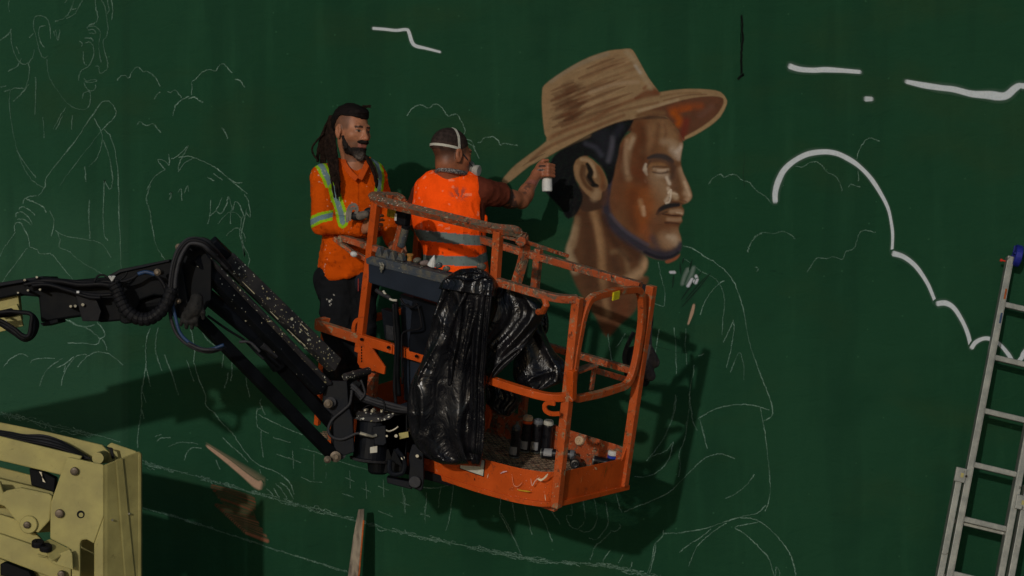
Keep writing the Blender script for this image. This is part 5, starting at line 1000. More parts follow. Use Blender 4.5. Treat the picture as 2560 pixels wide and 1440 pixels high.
# ================================================================== ladder
t_a, t_b = P(2516, 640, 11.24), P(2362, 1440, 10.95)
ld = (t_b - t_a) / np.linalg.norm(t_b - t_a); rd = np.array([1., -.05, -.235]); rd /= np.linalg.norm(rd); nd_ = np.cross(rd, ld); nd_ /= np.linalg.norm(nd_)
if nd_[1] > 0: nd_ = -nd_
LEN = (t_b[2] - .02) / -ld[2] + np.linalg.norm(t_b - t_a); foot = t_a + ld * LEN
lad = empty('ladder', (foot[0], foot[1], 0), 'scratched aluminium extension ladder with a blue wheel leaning on the wall at the right edge', 'ladder')
WR = .275
def rail(off, s0, s1, wd=.035, dp=.062, o=0., name='rail'):
    a = t_a + rd * off + ld * s0 + nd_ * o; b = t_a + rd * off + ld * s1 + nd_ * o
    return MB().box((a + b) / 2, rd * wd / 2, nd_ * dp / 2, ld * (np.linalg.norm(b - a) / 2)).build(name, M['alu'], lad, bevel=.004)
rail(.02, -.0, 3.4); rail(.02 + WR, -.0, 3.4); rail(-.030, 1.235, LEN - .01, .036, .07, .006); rail(.02 + WR + .052, 1.235, LEN - .01, .036, .07, .006)
for off in (.036, .02 + WR - .02):
    MB().box(t_a + rd * (off) + ld * 1.7 + nd_ * .0, rd * .0015, nd_ * .036, ld * 1.7).build('rail_flange', M['alu'], lad)
k = 0; s = .275
while s < LEN - .2:
    a = t_a + rd * .035 + ld * s; b = t_a + rd * (WR + .005) + ld * s
    MB().box((a + b) / 2, rd * (WR - .03) / 2, nd_ * .017, ld * .016).build('rung', M['alu'], lad, bevel=.004)
    if s > 1.4: MB().box((a + b) / 2 - nd_ * .0 + ld * .02 - nd_ * .03, rd * (WR + .06) / 2, nd_ * .012, ld * .012).build('rung', M['alu'], lad, bevel=.003)
    s += .306; k += 1
wc = t_a + ld * -.01 + rd * .055 - nd_ * -.02
MB().lathe(wc - rd * .02, rd, [(0, .055), (.004, .062), (.036, .062), (.04, .055)], 26).build('wall_wheel', M['blue'], lad, bevel=.002)
MB().lathe(wc - rd * .024, rd, [(0, .018), (.05, .018)], 12).build('wheel_hub', M['blue'], lad)
for a in range(4):
    an = a * math.pi / 4 * 2; dv = nd_ * math.cos(an) + ld * math.sin(an); MB().box(wc + rd * -.024 + dv * .033, rd * .003, dv * .02, np.cross(rd, dv) * .004).build('wheel_spoke', M['blue'], lad)
MB().cyl(t_a + rd * -.02 + ld * .03, t_a + rd * .0 + ld * .03, .004, 8).build('red_knob', M['red'], lad)
MB().cyl(t_a + rd * -.030 + ld * .03, t_a + rd * -.018 + ld * .03, .008, 8).build('red_knob', M['red'], lad)
for off, s in ((-.028, 1.27), (.02 + WR + .03, 1.34)):
    c = t_a + rd * off + ld * s + nd_ * .035; MB().box(c, rd * .03, nd_ * .012, ld * .04).build('guide_bracket', M['alu'], lad, bevel=.003)
    MB().box(c + nd_ * .013 + rd * .008, rd * .008, nd_ * .002, ld * .012).build('guide_plug', M['cream'], lad); MB().cyl(c + rd * .03, c + rd * .03 + nd_ * .02, .006, 8).build('rivet', M['black'], lad)
for s, c_ in ((.22, 'rust'), (.36, 'bluehose')): MB().box(t_a + rd * .028 + ld * s + nd_ * .032, rd * .005, nd_ * .0012, ld * .03).build('paint_smear', M[c_], lad)
# ================================================================== plank
pa, pb = P(902, 1274, 11.2), P(884, 1440, 11.12); pdv = (pb - pa) / np.linalg.norm(pb - pa); pe = pa + pdv * ((pa[2] - .01) / -pdv[2])
pl = empty('plank', (pe[0], pe[1], 0), 'narrow weathered plank with an orange edge leaning on the wall below the lift', 'plank')
pts = [pa + np.array([-.014, 0, 0]), pa + np.array([.018, 0, .002]), pa + pdv * .06 + np.array([.024, 0, 0]), pe + np.array([.055, 0, 0]), pe + np.array([-.055, 0, 0]), pb + np.array([-.032, 0, 0]), pa + pdv * .15 + np.array([-.026, 0, 0])]
MB().prism(pts, (0, .025, 0)).build('board', M['plank'], pl, bevel=.002)
for a, b, c, d in ((.024, .030, .06, .36), (.030, .036, .36, 3.)):
    MB().prism([pa + pdv * c + (a - .006, -.002, 0), pa + pdv * c + (a + .002, -.002, 0), pa + pdv * d + (b + .003, -.002, 0), pa + pdv * d + (b - .004, -.002, 0)], (0, .026, 0)).build('painted_edge', M['rust'], pl)

# ================================================================== black plastic
def drape(name, mat, parent, L, R, d0, bulge, folds, amp, seed, thick=.03, nt=120, ns=120, crumple=.010, lean=.0):
    """closed skin between a left and a right outline; soft folds run from top to bottom"""
    L = catmull(L, 8); R = catmull(R, 8)
    def rs(p, n):
        s_ = np.r_[0, np.cumsum(np.hypot(*np.diff(p[:, :2], axis=0).T))]; t = np.linspace(0, s_[-1], n); return np.stack([np.interp(t, s_, p[:, k]) for k in range(p.shape[1])], 1)
    L, R = rs(L, nt), rs(R, nt); r0 = np.random.RandomState(seed); ph = r0.uniform(0, 6.28, 12)
    th, tt = np.meshgrid(np.linspace(0, 2 * np.pi, ns, endpoint=False), np.linspace(0, 1, nt)); s_ = (1 - np.cos(th)) / 2; fr_ = th < np.pi
    x = L[:, :1] * (1 - s_) + R[:, :1] * s_; y = L[:, 1:2] * (1 - s_) + R[:, 1:2] * s_
    so_ = np.full(x.shape, float(seed)); wob = noise(np.stack([s_ * 1.5, tt * 2.6, so_], -1)) * .16 + lean * (tt - .5)
    wv = s_ + wob; dd = d0(tt) if callable(d0) else d0
    edge = smooth01(noise(np.stack([wv * folds * .7 + 3, tt * 2.2, so_ + 4], -1)), -.5, .5)      # some folds fade out on the way down
    f1 = (.5 + .5 * np.sin(wv * folds * 2 * np.pi + ph[2])) ** 1.6; f2 = (.5 + .5 * np.sin(wv * folds * 5.1 * np.pi + ph[4] + 3 * wob)) ** 3
    dia = noise(np.stack([wv * 2.2 + tt * 2.4, tt * 3.2 - wv * 1.4, so_ + 8], -1)); dia = (1 - np.abs(dia)) ** 4
    prof = np.abs(np.sin(th)) ** .6; e = np.clip(np.minimum(tt / .05, (1 - tt) / .03), 0, 1) ** .5
    fo = amp * (f1 * (.4 + .6 * edge) + .22 * f2 * edge + crumple * 45 * .6 * dia) * np.minimum(1, 2.5 * prof)
    dep = np.where(fr_, -(bulge * prof + fo) * (.25 + .75 * e), thick * prof * e); D_ = dd + dep
    V = np.stack([(x - 1280) / F * D_, D_, CAMZ - (y - 720) / F * D_], -1)
    V[..., 0] += .006 * noise(V * 9 + seed) ; V[..., 1] -= crumple * .5 * (1 - np.abs(noise(V * 9 + seed))) ** 2
    mb = MB(); fs = [(i * ns + k, i * ns + (k + 1) % ns, (i + 1) * ns + (k + 1) % ns, (i + 1) * ns + k) for i in range(nt - 1) for k in range(ns)]
    fs += [tuple(range(ns))[::-1], tuple((nt - 1) * ns + k for k in range(ns))]
    mb.add(V, fs); return mb.build(name, mat, parent, smooth=True)
ps = empty('plastic_sheet', P(1130, 1160, 9.6), 'crumpled shiny black plastic sheet draped over the grey control box and down the basket front', 'plastic sheet')
drape('hanging_fold', M['film'], ps, PX(1128, 684, 1112, 705, 1100, 740, 1084, 790, 1068, 850, 1050, 905, 1026, 965, 1018, 1020, 1024, 1075, 1042, 1115, 1072, 1145, 1105, 1160),
      PX(1185, 672, 1218, 690, 1232, 720, 1226, 790, 1218, 860, 1213, 950, 1212, 1020, 1210, 1080, 1208, 1130, 1200, 1166), lambda t: 9.58 + .16 * t, .05, 2.4, .055, 3, crumple=.016, lean=.3)
drape('hanging_fold', M['film'], ps, PX(1150, 676, 1128, 700, 1122, 760, 1112, 830, 1088, 900, 1078, 960), PX(1210, 676, 1224, 700, 1222, 760, 1190, 830, 1170, 900, 1150, 980), lambda t: 9.51 + .16 * t, .025, 2.2, .035, 9, crumple=.016, lean=-.5)
drape('hanging_fold', M['film'], ps, PX(1200, 700, 1192, 760, 1184, 830, 1178, 900, 1174, 980, 1170, 1060, 1166, 1130), PX(1232, 700, 1226, 760, 1220, 830, 1215, 900, 1212, 980, 1211, 1060, 1208, 1140), lambda t: 9.50 + .17 * t, .03, 1.6, .03, 21, crumple=.003)
drape('side_fold', M['film'], ps, PX(1240, 712, 1226, 740, 1220, 790, 1216, 850, 1213, 900, 1214, 962), PX(1270, 716, 1320, 732, 1362, 768, 1348, 810, 1325, 850, 1290, 890, 1250, 930, 1220, 958), 9.72, .04, 1.7, .05, 5, crumple=.014, lean=.5)
drape('hood_fold', M['film'], ps, PX(1150, 672, 1128, 684, 1108, 700, 1098, 722), PX(1190, 668, 1225, 684, 1240, 712, 1238, 745), 9.56, .08, 1.6, .035, 13, thick=.16, crumple=.014)
gb = empty('garbage_bag', P(1360, 970, 9.95), 'dark blue-black tied garbage bag squeezed between the rails behind the front gate post', 'garbage bag')
drape('bag_film', M['film'], gb, PX(1306, 800, 1290, 860, 1284, 920, 1292, 955, 1330, 975), PX(1350, 800, 1380, 870, 1408, 900, 1420, 922, 1412, 950, 1375, 968, 1348, 976), 9.95, .07, 1.9, .04, 31, thick=.08, crumple=.015)
drape('bag_knot', M['film'], gb, PX(1404, 930, 1402, 948, 1410, 962), PX(1430, 926, 1446, 938, 1444, 952, 1428, 962), 9.86, .03, 3, .012, 33, nt=24, ns=36, crumple=.005)
gb2 = empty('garbage_bag', P(1262, 1042, 10.15), 'black plastic bag hanging low in the shade above the spray cans', 'garbage bag')
drape('bag_film', M['film'], gb2, PX(1214, 955, 1212, 990, 1222, 1015, 1240, 1034), PX(1300, 965, 1302, 1000, 1290, 1022, 1270, 1042), 10.15, .07, 4, .02, 37, thick=.08, crumple=.012)
gb3 = empty('plastic_scrap', P(1352, 830, 10.0), 'small dark plastic flap hanging under the orange grab hook', 'plastic scrap')
drape('flap', M['film'], gb3, PX(1344, 780, 1340, 805, 1338, 832), PX(1364, 770, 1370, 800, 1368, 828, 1356, 840), 10.0, .02, 2, .01, 41, nt=24, ns=36, crumple=.005)

# ================================================================== spray cans
M['can_black'] = plain('black can lacquer', S(18, 18, 22), .3, 0, .25, 30, .02, .6)
M['can_cap'] = plain('beige cap', S(176, 148, 118), .5, 0, .12, 60); M['can_grey'] = plain('grey cap', S(92, 94, 98), .45, 0, .12, 60); M['can_orange'] = plain('orange cap', S(205, 80, 30), .45, 0, .1, 60)
M['can_tin'] = plain('tin rim', S(120, 122, 115), .35, .7, .2, 60); M['can_blue'] = plain('blue band', S(40, 60, 150), .4, 0, .1, 60)
t = NT('can label'); vv = t.nd('ShaderNodeTexWave', wave_type='BANDS', bands_direction='Z'); vv.inputs['Scale'].default_value = 60; t.lk(t.geo.outputs['Position'], vv.inputs['Vector'])
M['label'] = t.out(t.mix(t.ramp(vv.outputs['Fac'], .45, .6), S(150, 150, 150), S(95, 96, 100)), .5)
def can(base, axis, label, capm, ring=None, band='label', ht=.17, r=.0265, group='spray cans on the basket floor'):
    axis = np.array(axis, float); axis /= np.linalg.norm(axis); base = np.array(base, float)
    c = empty('spray_can', base, label, 'spray can', group); b_ = ht
    MB().lathe(base, axis, [(0, r * .9), (.004, r), (b_ - .02, r), (b_ - .012, r * .93), (b_ - .002, r * .72)], 20).build('can_body', M['can_black'], c, smooth=False, bevel=.001)
    MB().lathe(base - axis * .0005, axis, [(0, r * .96), (.003, r * 1.03), (.006, r * 1.03), (.007, r)], 20).build('base_rim', M['can_tin'], c)
    if capm == 'nozzle':
        MB().lathe(base + axis * (b_ - .004), axis, [(0, r * .75), (.004, r * .75), (.008, r * .45), (.012, r * .3), (.026, r * .28)], 16).build('nozzle', M['can_tin'], c)
    else:
        MB().lathe(base + axis * (b_ - .012), axis, [(0, r * 1.0), (.012, r * 1.0), (.022, r * .86), (.0235, r * .5), (.019, r * .45), (.019, r * .2), (.026, r * .18)], 18).build('cap', M[capm], c, bevel=.001)
    if ring: MB().lathe(base + axis * (b_ - .028), axis, [(0, r * 1.02), (.014, r * 1.02)], 20).build('colour_ring', M[ring], c)
    if band:
        # printed label that covers a third of the side
        u = np.cross(axis, (0, 1, 0)); u /= np.linalg.norm(u); q = -np.cross(axis, u); q = q if q[1] < 0 else -q; vs = []
        for k in range(7):
            a = -.9 + 1.8 * k / 6 + .5; dr = q * math.cos(a) + u * math.sin(a)
            for h in (.018, .062): vs.append(base + axis * h + dr * (r + .0008))
        MB().add(vs, [(2 * k, 2 * k + 1, 2 * k + 3, 2 * k + 2) for k in range(6)]).build('label_print', M[band], c)
    return c
up_ = W_
can(FL(1285, 1142), up_, 'black spray can with bare silver nozzle, nearest standing can left of the others', 'nozzle')
can(FL(1312, 1128), up_, 'tall black spray can with an orange ring under its beige cap', 'can_cap', 'can_orange', ht=.185)
can(FL(1338, 1130), up_, 'black spray can with a dark grey cap beside the orange-ringed can', 'can_grey', None, 'label')
can(FL(1364, 1132), up_, 'black spray can with a paint-splashed pale cap, right end of the standing row', 'strap', None, None)
can(FL(1352, 1146) + W_ * .028, U_ * .86 + V_ * .3 + W_ * .12, 'black spray can lying on its side with its base to the left', 'can_grey', None, 'label')
can(FL(1430, 1120) + W_ * .03 + V_ * .05, -U_ * .5 - V_ * .6 + W_ * .35, 'black can lying tilted behind the gate post, bottom rim up', 'can_grey', 'red', None)
can(FL(1452, 1142) + W_ * .055 + V_ * .09, -V_ * .9 + U_ * .08 + W_ * .32, 'spray can lying with its round beige cap towards the viewer', 'can_cap', 'red', None, ht=.15)
can(FL(1432, 1166) + W_ * .03 + V_ * .02, U_ * .3 - V_ * .5 + W_ * .1, 'dark spray can lying lowest of the pile with only its rim catching light', 'can_black', None, None, ht=.12)
can(FL(1475, 1168) + W_ * .03 + V_ * .03, U_ * .8 + V_ * .2, 'dark spray can lying behind the toe board under the beige-capped can', 'can_grey', None, None, ht=.14)
can(FL(1528, 1172), up_, 'small can with white dome and blue band in the far corner of the basket', 'white', 'can_blue', None, ht=.09)
# ---- small things on the tray of the control box
def blob(name, label, cat, c, r, mat, k=0): 
    o = empty(name, c, label, cat); V, Fc = sdf_mesh([ell(c, r), ell(np.array(c) + (r[0] * .5, 0, r[2] * .3), np.array(r) * .7)], min(r) / 3.2); V = V + vnormals(V, Fc) * (noise(V * 60)[:, None] * .15 * min(r))
    m = MB(); m.v = [V]; m.f = Fc.tolist(); m.n = len(V); m.build('lump', M[mat], o, smooth=True); return o
c = FR(1024, 652, -.06); o = empty('bottle_cap', c, 'small rusty yellow cap standing on the tray of the grey box', 'cap')
MB().lathe(c, W_, [(0, .012), (.028, .013), (.028, .017), (.034, .017), (.035, .008)], 14).build('cap_body', plain('rusty yellow', S(150, 105, 50), .7, 0, .35, 90), o, bevel=.001)
blob('paint_lump', 'brown dried lump of paint beside the yellow cap', 'paint lump', FR(1041, 652, -.06), (.018, .014, .012), 'lid')
blob('rag_ball', 'pinkish grey crumpled rag on the tray', 'rag', FR(1060, 658, -.05), (.022, .018, .012), 'rag')
c = FR(1079, 664, -.07); o = empty('paper_cone', c, 'folded white paper cone standing on the tray', 'paper cone'); MB().lathe(c, W_ + U_ * .2, [(0, .022), (.03, .014), (.055, .002)], 10).build('cone', M['white'], o)
blob('paint_lump', 'green-grey pair of dried lumps right of the white cone', 'paint lump', FR(1096, 664, -.07), (.015, .012, .012), 'lid')
blob('paint_lump', 'second dried lump, next to the black plastic', 'paint lump', FR(1115, 672, -.06), (.015, .012, .010), 'lid')
blob('dark_knob', 'round paint-crusted knob above the black plastic, against the vest', 'knob', FR(1202, 668, .04), (.020, .018, .018), 'lid')
# ---- things clipped to the guard rail
c = FR(990, 532, .16); o = empty('lanyard_pouch', c, 'yellow and black lanyard pouch hanging from the left end of the guard rail', 'pouch')
MB().box(c, U_ * .045, V_ * .02, W_ * .028).build('yellow_part', plain('dirty yellow', S(150, 125, 30), .6, 0, .3, 40), o, bevel=.008)
MB().box(c + U_ * .055 - V_ * .01, U_ * .035, V_ * .025, W_ * .05).build('black_part', M['rubber'], o, bevel=.010); MB().box(c + U_ * .028 - V_ * .036 - W_ * .012, U_ * .006, V_ * .001, W_ * .018).build('white_stitch', M['white'], o)
c = FR(1012, 592, .15); o = empty('sealant_tube', c, 'dirty grey tube tucked behind the leaning guard leg', 'tube'); MB().cyl(c - W_ * .055 - U_ * .02, c + W_ * .045, .020, 14).build('tube_body', M['lid'], o, bevel=.003); MB().cyl(c + W_ * .045, c + W_ * .062 + U_ * .004, .022, 14).build('tube_cap', M['rubber'], o)
c = P(886, 633, 9.98); o = empty('white_ball', c, 'small white ball-shaped knob on the low left brace', 'knob'); m = MB(); m.lathe(c - (.02, 0, 0), (1, .1, -.3), [(0, .004), (.006, .012), (.018, .015), (.03, .012), (.036, .004)], 12); m.build('ball', M['white'], o, smooth=True)
# ---- work glove on the jib knuckle
gl_d = DJ - .16; gp0 = P(480, 770, gl_d)
o = empty('work_glove', gp0, 'black rubber work glove hanging fingers down from the jib knuckle', 'glove')
def G(x, y, q=0.): return P(x, y, gl_d + q)
pr = [cap(G(492, 748), G(488, 772), .030, .036, .02), cap(G(486, 770), G(474, 788), .034, .030, .02)]
for a, b, c_ in (((462, 785), (456, 800), (452, 812)), ((472, 790), (467, 806), (466, 819)), ((483, 790), (480, 806), (480, 820)), ((492, 786), (490, 800), (491, 813)), ((500, 770), (508, 782), (508, 796))):
    pr += [cap(G(*a), G(*b, -.01), .0125, .0115, .008), cap(G(*b, -.01), G(*c_, .0), .0115, .009, .004)]
soft('glove_shell', pr, .004, plain('worn black glove', S(30, 29, 28), .75, 0, .4, 40, .4), o, disp=lambda V, N: .002 * noise(V * 70))
# ---- backpack on the far post
bc = P(1615, 900, 10.35); o = empty('backpack', bc, 'grey and black backpack hanging behind the right-hand basket post', 'backpack')
def K(x, y, q=0.): return P(x, y, 10.36 + q)
t = plain('grey brown nylon', S(62, 56, 55), .8, 0, .25, 60, .4); tk = plain('black nylon', S(20, 21, 24), .75, 0, .25, 60, .3)
soft('bag_body', [cap(K(1604, 880), K(1600, 930), .045, .055, .03), cap(K(1582, 890, .05), K(1588, 930, .05), .05, .06, .03), cap(K(1608, 930), K(1612, 955), .04, .025, .02)], .006, tk, o, disp=lambda V, N: .004 * fbm(V * 25))
soft('front_pocket', [cap(K(1622, 868, -.03), K(1634, 905, -.03), .018, .034, .02), cap(K(1612, 905, -.04), K(1624, 938, -.04), .028, .032, .015)], .005, t, o, disp=lambda V, N: .003 * fbm(V * 30))
for q in ([(1626, 770), (1628, 800), (1624, 835), (1625, 866)], [(1598, 716), (1606, 740), (1604, 765)], [(1585, 830), (1566, 870), (1561, 900), (1572, 935)]):
    MB().sq(catmull([K(x, y, -.02) for x, y in q], 5), .022, np.array([0, 1., 0]), b=.005).build('strap', tk, o)
MB().prism([K(x, y, -.06) for x, y in ((1594, 708), (1618, 712), (1612, 760), (1602, 764))], (0, .04, 0)).build('wrapped_strap', tk, o, bevel=.003)

# ================================================================== people
SK = attr_mat('skin', .5, 160, .2, .001, .30, .12); CL = attr_mat('work cloth', .9, 70, .4, .005, .05, .14, weave=1); HV = attr_mat('hi-vis cloth', .9, 45, .45, .006, .05, .10, weave=1); HR = attr_mat('hair', .75, 220, .8, .003, .12, .4)
def vcol(V, base): return np.tile(np.array(base, float), (len(V), 1))
def mixc(c, m, col): return c * (1 - m[:, None]) + np.array(col) * m[:, None]
def pix(V): return 1280 + F * V[:, 0] / V[:, 1], 720 - F * (V[:, 2] - CAMZ) / V[:, 1]
class Head:
    def __init__(s, c, fwd, up=(0, 0, 1), sc_=1.):
        f_ = np.array(fwd, float); f_ /= np.linalg.norm(f_); u = np.array(up, float); u = u - f_ * (u @ f_); u /= np.linalg.norm(u); r = np.cross(f_, u)
        s.R = np.stack([r, f_, u], 1); s.c = np.array(c, float); s.s = sc_
    def p(s, x, y, z): return s.c + s.R @ (np.array([x, y, z], float) * s.s)
    def e(s, c, r, k=.012): return ell(s.p(*c), np.array(r) * s.s, s.R, k)
    def cp(s, a, b, ra, rb, k=.008): return cap(s.p(*a), s.p(*b), ra * s.s, rb * s.s, k)
    def loc(s, V): return (V - s.c) @ s.R / s.s
    def prims(s):
        L = [s.e((0, -.018, .04), (.076, .096, .083)), s.e((0, .022, -.02), (.064, .078, .078), .03), s.e((0, .03, -.072), (.052, .058, .040), .03), s.e((0, .068, -.100), (.022, .020, .018), .022)]
        L += [s.cp((-.03, .084, .022), (.03, .084, .022), .012, .012, .018), s.cp((0, .088, .018), (0, .112, -.030), .008, .0125, .012), s.e((0, .112, -.034), (.0135, .013, .011), .01)]
        for q in (-1, 1):
            L += [s.e((q * .045, .055, -.022), (.022, .024, .02), .025), s.e((q * .014, .102, -.038), (.009, .010, .008), .006), cut(s.e((q * .031, .102, .002), (.016, .014, .011), .014)),
                  s.e((q * .031, .078, .002), (.0125, .0125, .0115), .004), s.cp((q * .019, .0905, .0075), (q * .043, .084, .007), .0028, .0028, .005), s.cp((q * .02, .0895, -.0065), (q * .042, .084, -.006), .0022, .0022, .005)]
            L += [s.e((q * .079, -.012, -.008), (.010, .021, .033), .008), s.e((q * .078, -.008, -.036), (.007, .010, .012), .008), cut(s.e((q * .090, -.008, -.004), (.008, .011, .019), .005))]
        L += [s.cp((-.018, .096, -.064), (.018, .096, -.064), .0065, .0065, .007), s.cp((-.015, .095, -.075), (.015, .095, -.075), .0075, .0075, .007), cut(s.cp((-.019, .104, -.0695), (.019, .104, -.0695), .0035, .0035, .003))]
        return L
def hand(w_, kn, spread, curl, thumb, r=.0095, gap=.002):
    """palm from wrist to knuckles, four fingers that bend along curl, thumb from the side of the palm.
    spread: vector across the palm (index side); curl: direction the fingers bend towards"""
    w_, kn, spread, curl = [np.array(a, float) for a in (w_, kn, spread, curl)]; ax = (kn - w_); Lp = np.linalg.norm(ax); ax /= Lp; spread /= np.linalg.norm(spread); curl /= np.linalg.norm(curl); pr = []
    for k, (o, ln) in enumerate(((.030, .92), (.010, 1.), (-.010, .95), (-.029, .76))):
        a = w_ + spread * o * .5 + ax * .01; b = kn + spread * o; pr.append(cap(a, b, .015, .0125, .014)); q = b
        for j, (l_, bend) in enumerate(((.040, .55), (.026, 1.05), (.021, 1.5))):
            bb_ = bend * thumb[2]; d = ax * math.cos(bb_) + curl * math.sin(bb_); d = d + spread * o * 1.2; d /= np.linalg.norm(d); n_ = q + d * l_ * ln; pr.append(cap(q, n_, r * (1 - .10 * j), r * (1 - .10 * (j + 1)), .004)); q = n_
    a = w_ + spread * .020 + ax * .018; b = a + (spread * .8 + ax * .7 + curl * thumb[0]) * .034; c = b + (spread * .15 + ax * .9 + curl * thumb[1]) * .032; d = c + (ax * .8 + curl * thumb[1] * 1.2 - spread * .1) * .024
    return pr + [cap(a, b, .016, .013, .012), cap(b, c, .0125, .011, .006), cap(c, d, .011, .009, .004)]

def pline(px, py, pts):
    d = np.full(px.shape, 1e9)
    for (x0, y0), (x1, y1) in zip(pts[:-1], pts[1:]):
        ax, ay = x1 - x0, y1 - y0; t = np.clip(((px - x0) * ax + (py - y0) * ay) / (ax * ax + ay * ay), 0, 1); d = np.minimum(d, np.hypot(px - x0 - t * ax, py - y0 - t * ay))
    return d
def band(c, px, py, ok, pts, w1, w2):
    d = pline(px, py, pts); c = mixc(c, ((d < w1) & ok) * 1., S(128, 168, 26)); return mixc(c, ((d < w2) & ok) * 1., S(98, 120, 125))
def wrinkle(V, seed=0, a=.006, f=(16, 16, 9)):
    n = noise(V * np.array(f) + seed); n2 = noise(V * np.array(f) * 2.3 + seed + 9); n3 = noise(V * np.array(f) * np.array([.5, .5, .8]) + seed + 3); return a * (1.2 * (.5 - np.abs(n)) + .8 * (.5 - np.abs(n2)) + 1.5 * (.5 - np.abs(n3)))
def skin_face(H, V, c, hairc, stub=.6):
    L = H.loc(V); x, y, z = L.T
    m = smooth01(-y, -.055, -.035) * smooth01(z, -.012, .01) * (np.abs(x) > .03) * (np.abs(x) < .0775); c = mixc(c, np.clip(m, 0, 1) * stub, hairc)
    ax = np.abs(x)
    c = mixc(c, (y > .070) * smooth01(-np.abs(z - (.022 - .18 * np.maximum(ax - .030, 0))), -.0062, -.004) * (ax > .011) * (ax < .046) * .9, S(24, 17, 14))
    ez = (z - .001) / .0052; ex = (ax - .031) / .0125; eye = (y > .06) & (ex * ex + ez * ez < 1); c = mixc(c, eye * .9, S(120, 108, 98)); iris = eye & (np.hypot(ax - .031, z - .001) < .0062); c = mixc(c, iris * .95, S(14, 10, 8))
    lid = (y > .06) & (np.abs(ex * ex + ez * ez - 1.25) < .35) & (z > .0); c = mixc(c, lid * .6, S(30, 20, 16))
    c = mixc(c, ((y > .085) & (z < -.058) & (z > -.084) & (ax < .026)) * .75, S(140, 84, 74))
    c = mixc(c, smooth01(-np.hypot(x, (z + .034)) , -.024, -.008) * (y > .09) * .25, S(165, 95, 70)); return c

# ---- the man with dreadlocks
m1b = P(862, 1082, 10.50)
m1 = empty('person', m1b, 'bearded man with long dreadlocks in an orange hi-vis shirt, holding a respirator', 'person')
H1 = Head(P(880, 327, 10.40), (.70, -.71, -.10), (.07, 0, 1), 1.04)
N1 = P(886, 405, 10.43); SR, SLd = P(806, 440, 10.38), P(938, 440, 10.50); ER, WR_ = P(805, 558, 10.33), P(911, 571, 10.14); EL, WL = P(966, 542, 10.52), P(984, 608, 10.36)
hipR, hipL = P(838, 705, 10.45), P(893, 705, 10.50); kR, kL = P(846, 880, 10.38), P(905, 885, 10.42); aR, aL = P(842, 1050, 10.47), P(900, 1056, 10.50)
skp = H1.prims() + [cap(H1.p(0, -.02, -.06), N1, .055, .062, .03), cap(P(845, 432, 10.43), P(925, 430, 10.46), .045, .045, .05), ell(P(874, 490, 10.45), (.145, .09, .15), None, .06), ell(P(870, 600, 10.46), (.13, .09, .17), None, .06), ell(P(866, 690, 10.47), (.14, .10, .10), None, .05),
     cap(SR, ER, .045, .038, .04), cap(ER, WR_, .036, .026, .02), cap(SLd, EL, .045, .038, .04), cap(EL, WL, .036, .027, .02), cap(hipR, kR, .075, .052, .04), cap(kR, aR, .05, .036, .02), cap(hipL, kL, .075, .052, .04), cap(kL, aL, .05, .036, .02),
     cap(aR, P(846, 1078, 10.36), .035, .03, .02), cap(aL, P(906, 1084, 10.38), .035, .03, .02)]
skp += hand(WR_, P(929, 561, 10.08), (.15, .1, 1), (.15, 1, -.1), (.5, .6, 1.0)) + hand(WL, P(992, 632, 10.27), (.9, -.2, .1), (-.1, .8, -.4), (.5, .6, .9))
def col1(V, N): c = vcol(V, S(152, 100, 72)); L_ = H1.loc(V); c = mixc(c, smooth01(-L_[:, 2], .035, .065) * (L_[:, 1] > .0) * (np.linalg.norm(L_, axis=1) < .16) * .6, S(50, 38, 32)); c = mixc(c, smooth01(noise(V * 30), .0, .8) * .25, S(150, 92, 66)); return skin_face(H1, V, c, S(52, 42, 36))
soft('body', skp, .0042, SK, m1, colf=col1, it=1)
def hpost(d, p): L = (p - H1.c) @ H1.R / H1.s; zl = .070 - 1.3 * np.maximum(-.015 - L[..., 1], 0) - .25 * np.maximum(L[..., 1] - .05, 0); zl = np.maximum(zl, -.05); return np.maximum(d, (zl - L[..., 2]) * .8)
soft('hair', [H1.e((0, -.022, .048), (.083, .104, .090)), H1.e((0, .045, .098), (.05, .04, .018), .03), H1.e((0, -.10, .03), (.035, .03, .05), .04)], .004, HR, m1, post=hpost, disp=lambda V, N: .003 * noise(V * np.array([40, 40, 160])), colf=lambda V, N: vcol(V, S(20, 15, 14)))
mb = MB(); r0 = np.random.RandomState(5)
def dread(pts, r=.0075):
    p = catmull([P(x, y, d) for x, y, d in pts], 6); n = len(p); rr = r * (1 + .18 * np.sin(np.arange(n) * 1.7 + r0.rand() * 6)) * np.interp(np.arange(n), [0, n - 4, n - 1], [1, .9, .5]); mb.tube(p, rr, 7)
for i in range(24):                            # over the shoulder and down the chest
    j = i / 25; a = r0.uniform(-1, 1); yend = 440 + 60 * r0.rand() ** .7
    dread([(826 + 14 * j, 288 + 10 * r0.rand(), 10.47 - .02 * j), (816 + 22 * j, 335, 10.47 - .03 * j), (814 + 28 * j, 372, 10.42), (820 + 26 * j, 402, 10.35 - .01 * r0.rand()), (827 + 20 * j + a * 2, 430, 10.295), (833 + 15 * j + a * 4, (430 + yend) / 2, 10.275 - .012 * r0.rand()), (838 + 12 * j + a * 3, yend, 10.28)], .0050 + .0025 * r0.rand())
for i in range(15):                            # down the back
    j = r0.rand(); a = r0.uniform(-1, 1); yend = 390 + 45 * r0.rand()
    dread([(830 + 6 * a, 290, 10.49), (812 + 10 * j, 318, 10.50 + .03 * j), (800 + 16 * j, 350, 10.52), (794 + 24 * j + 3 * a, 380, 10.53), (793 + 27 * j + 4 * a, yend, 10.535)], .0055 + .002 * r0.rand())
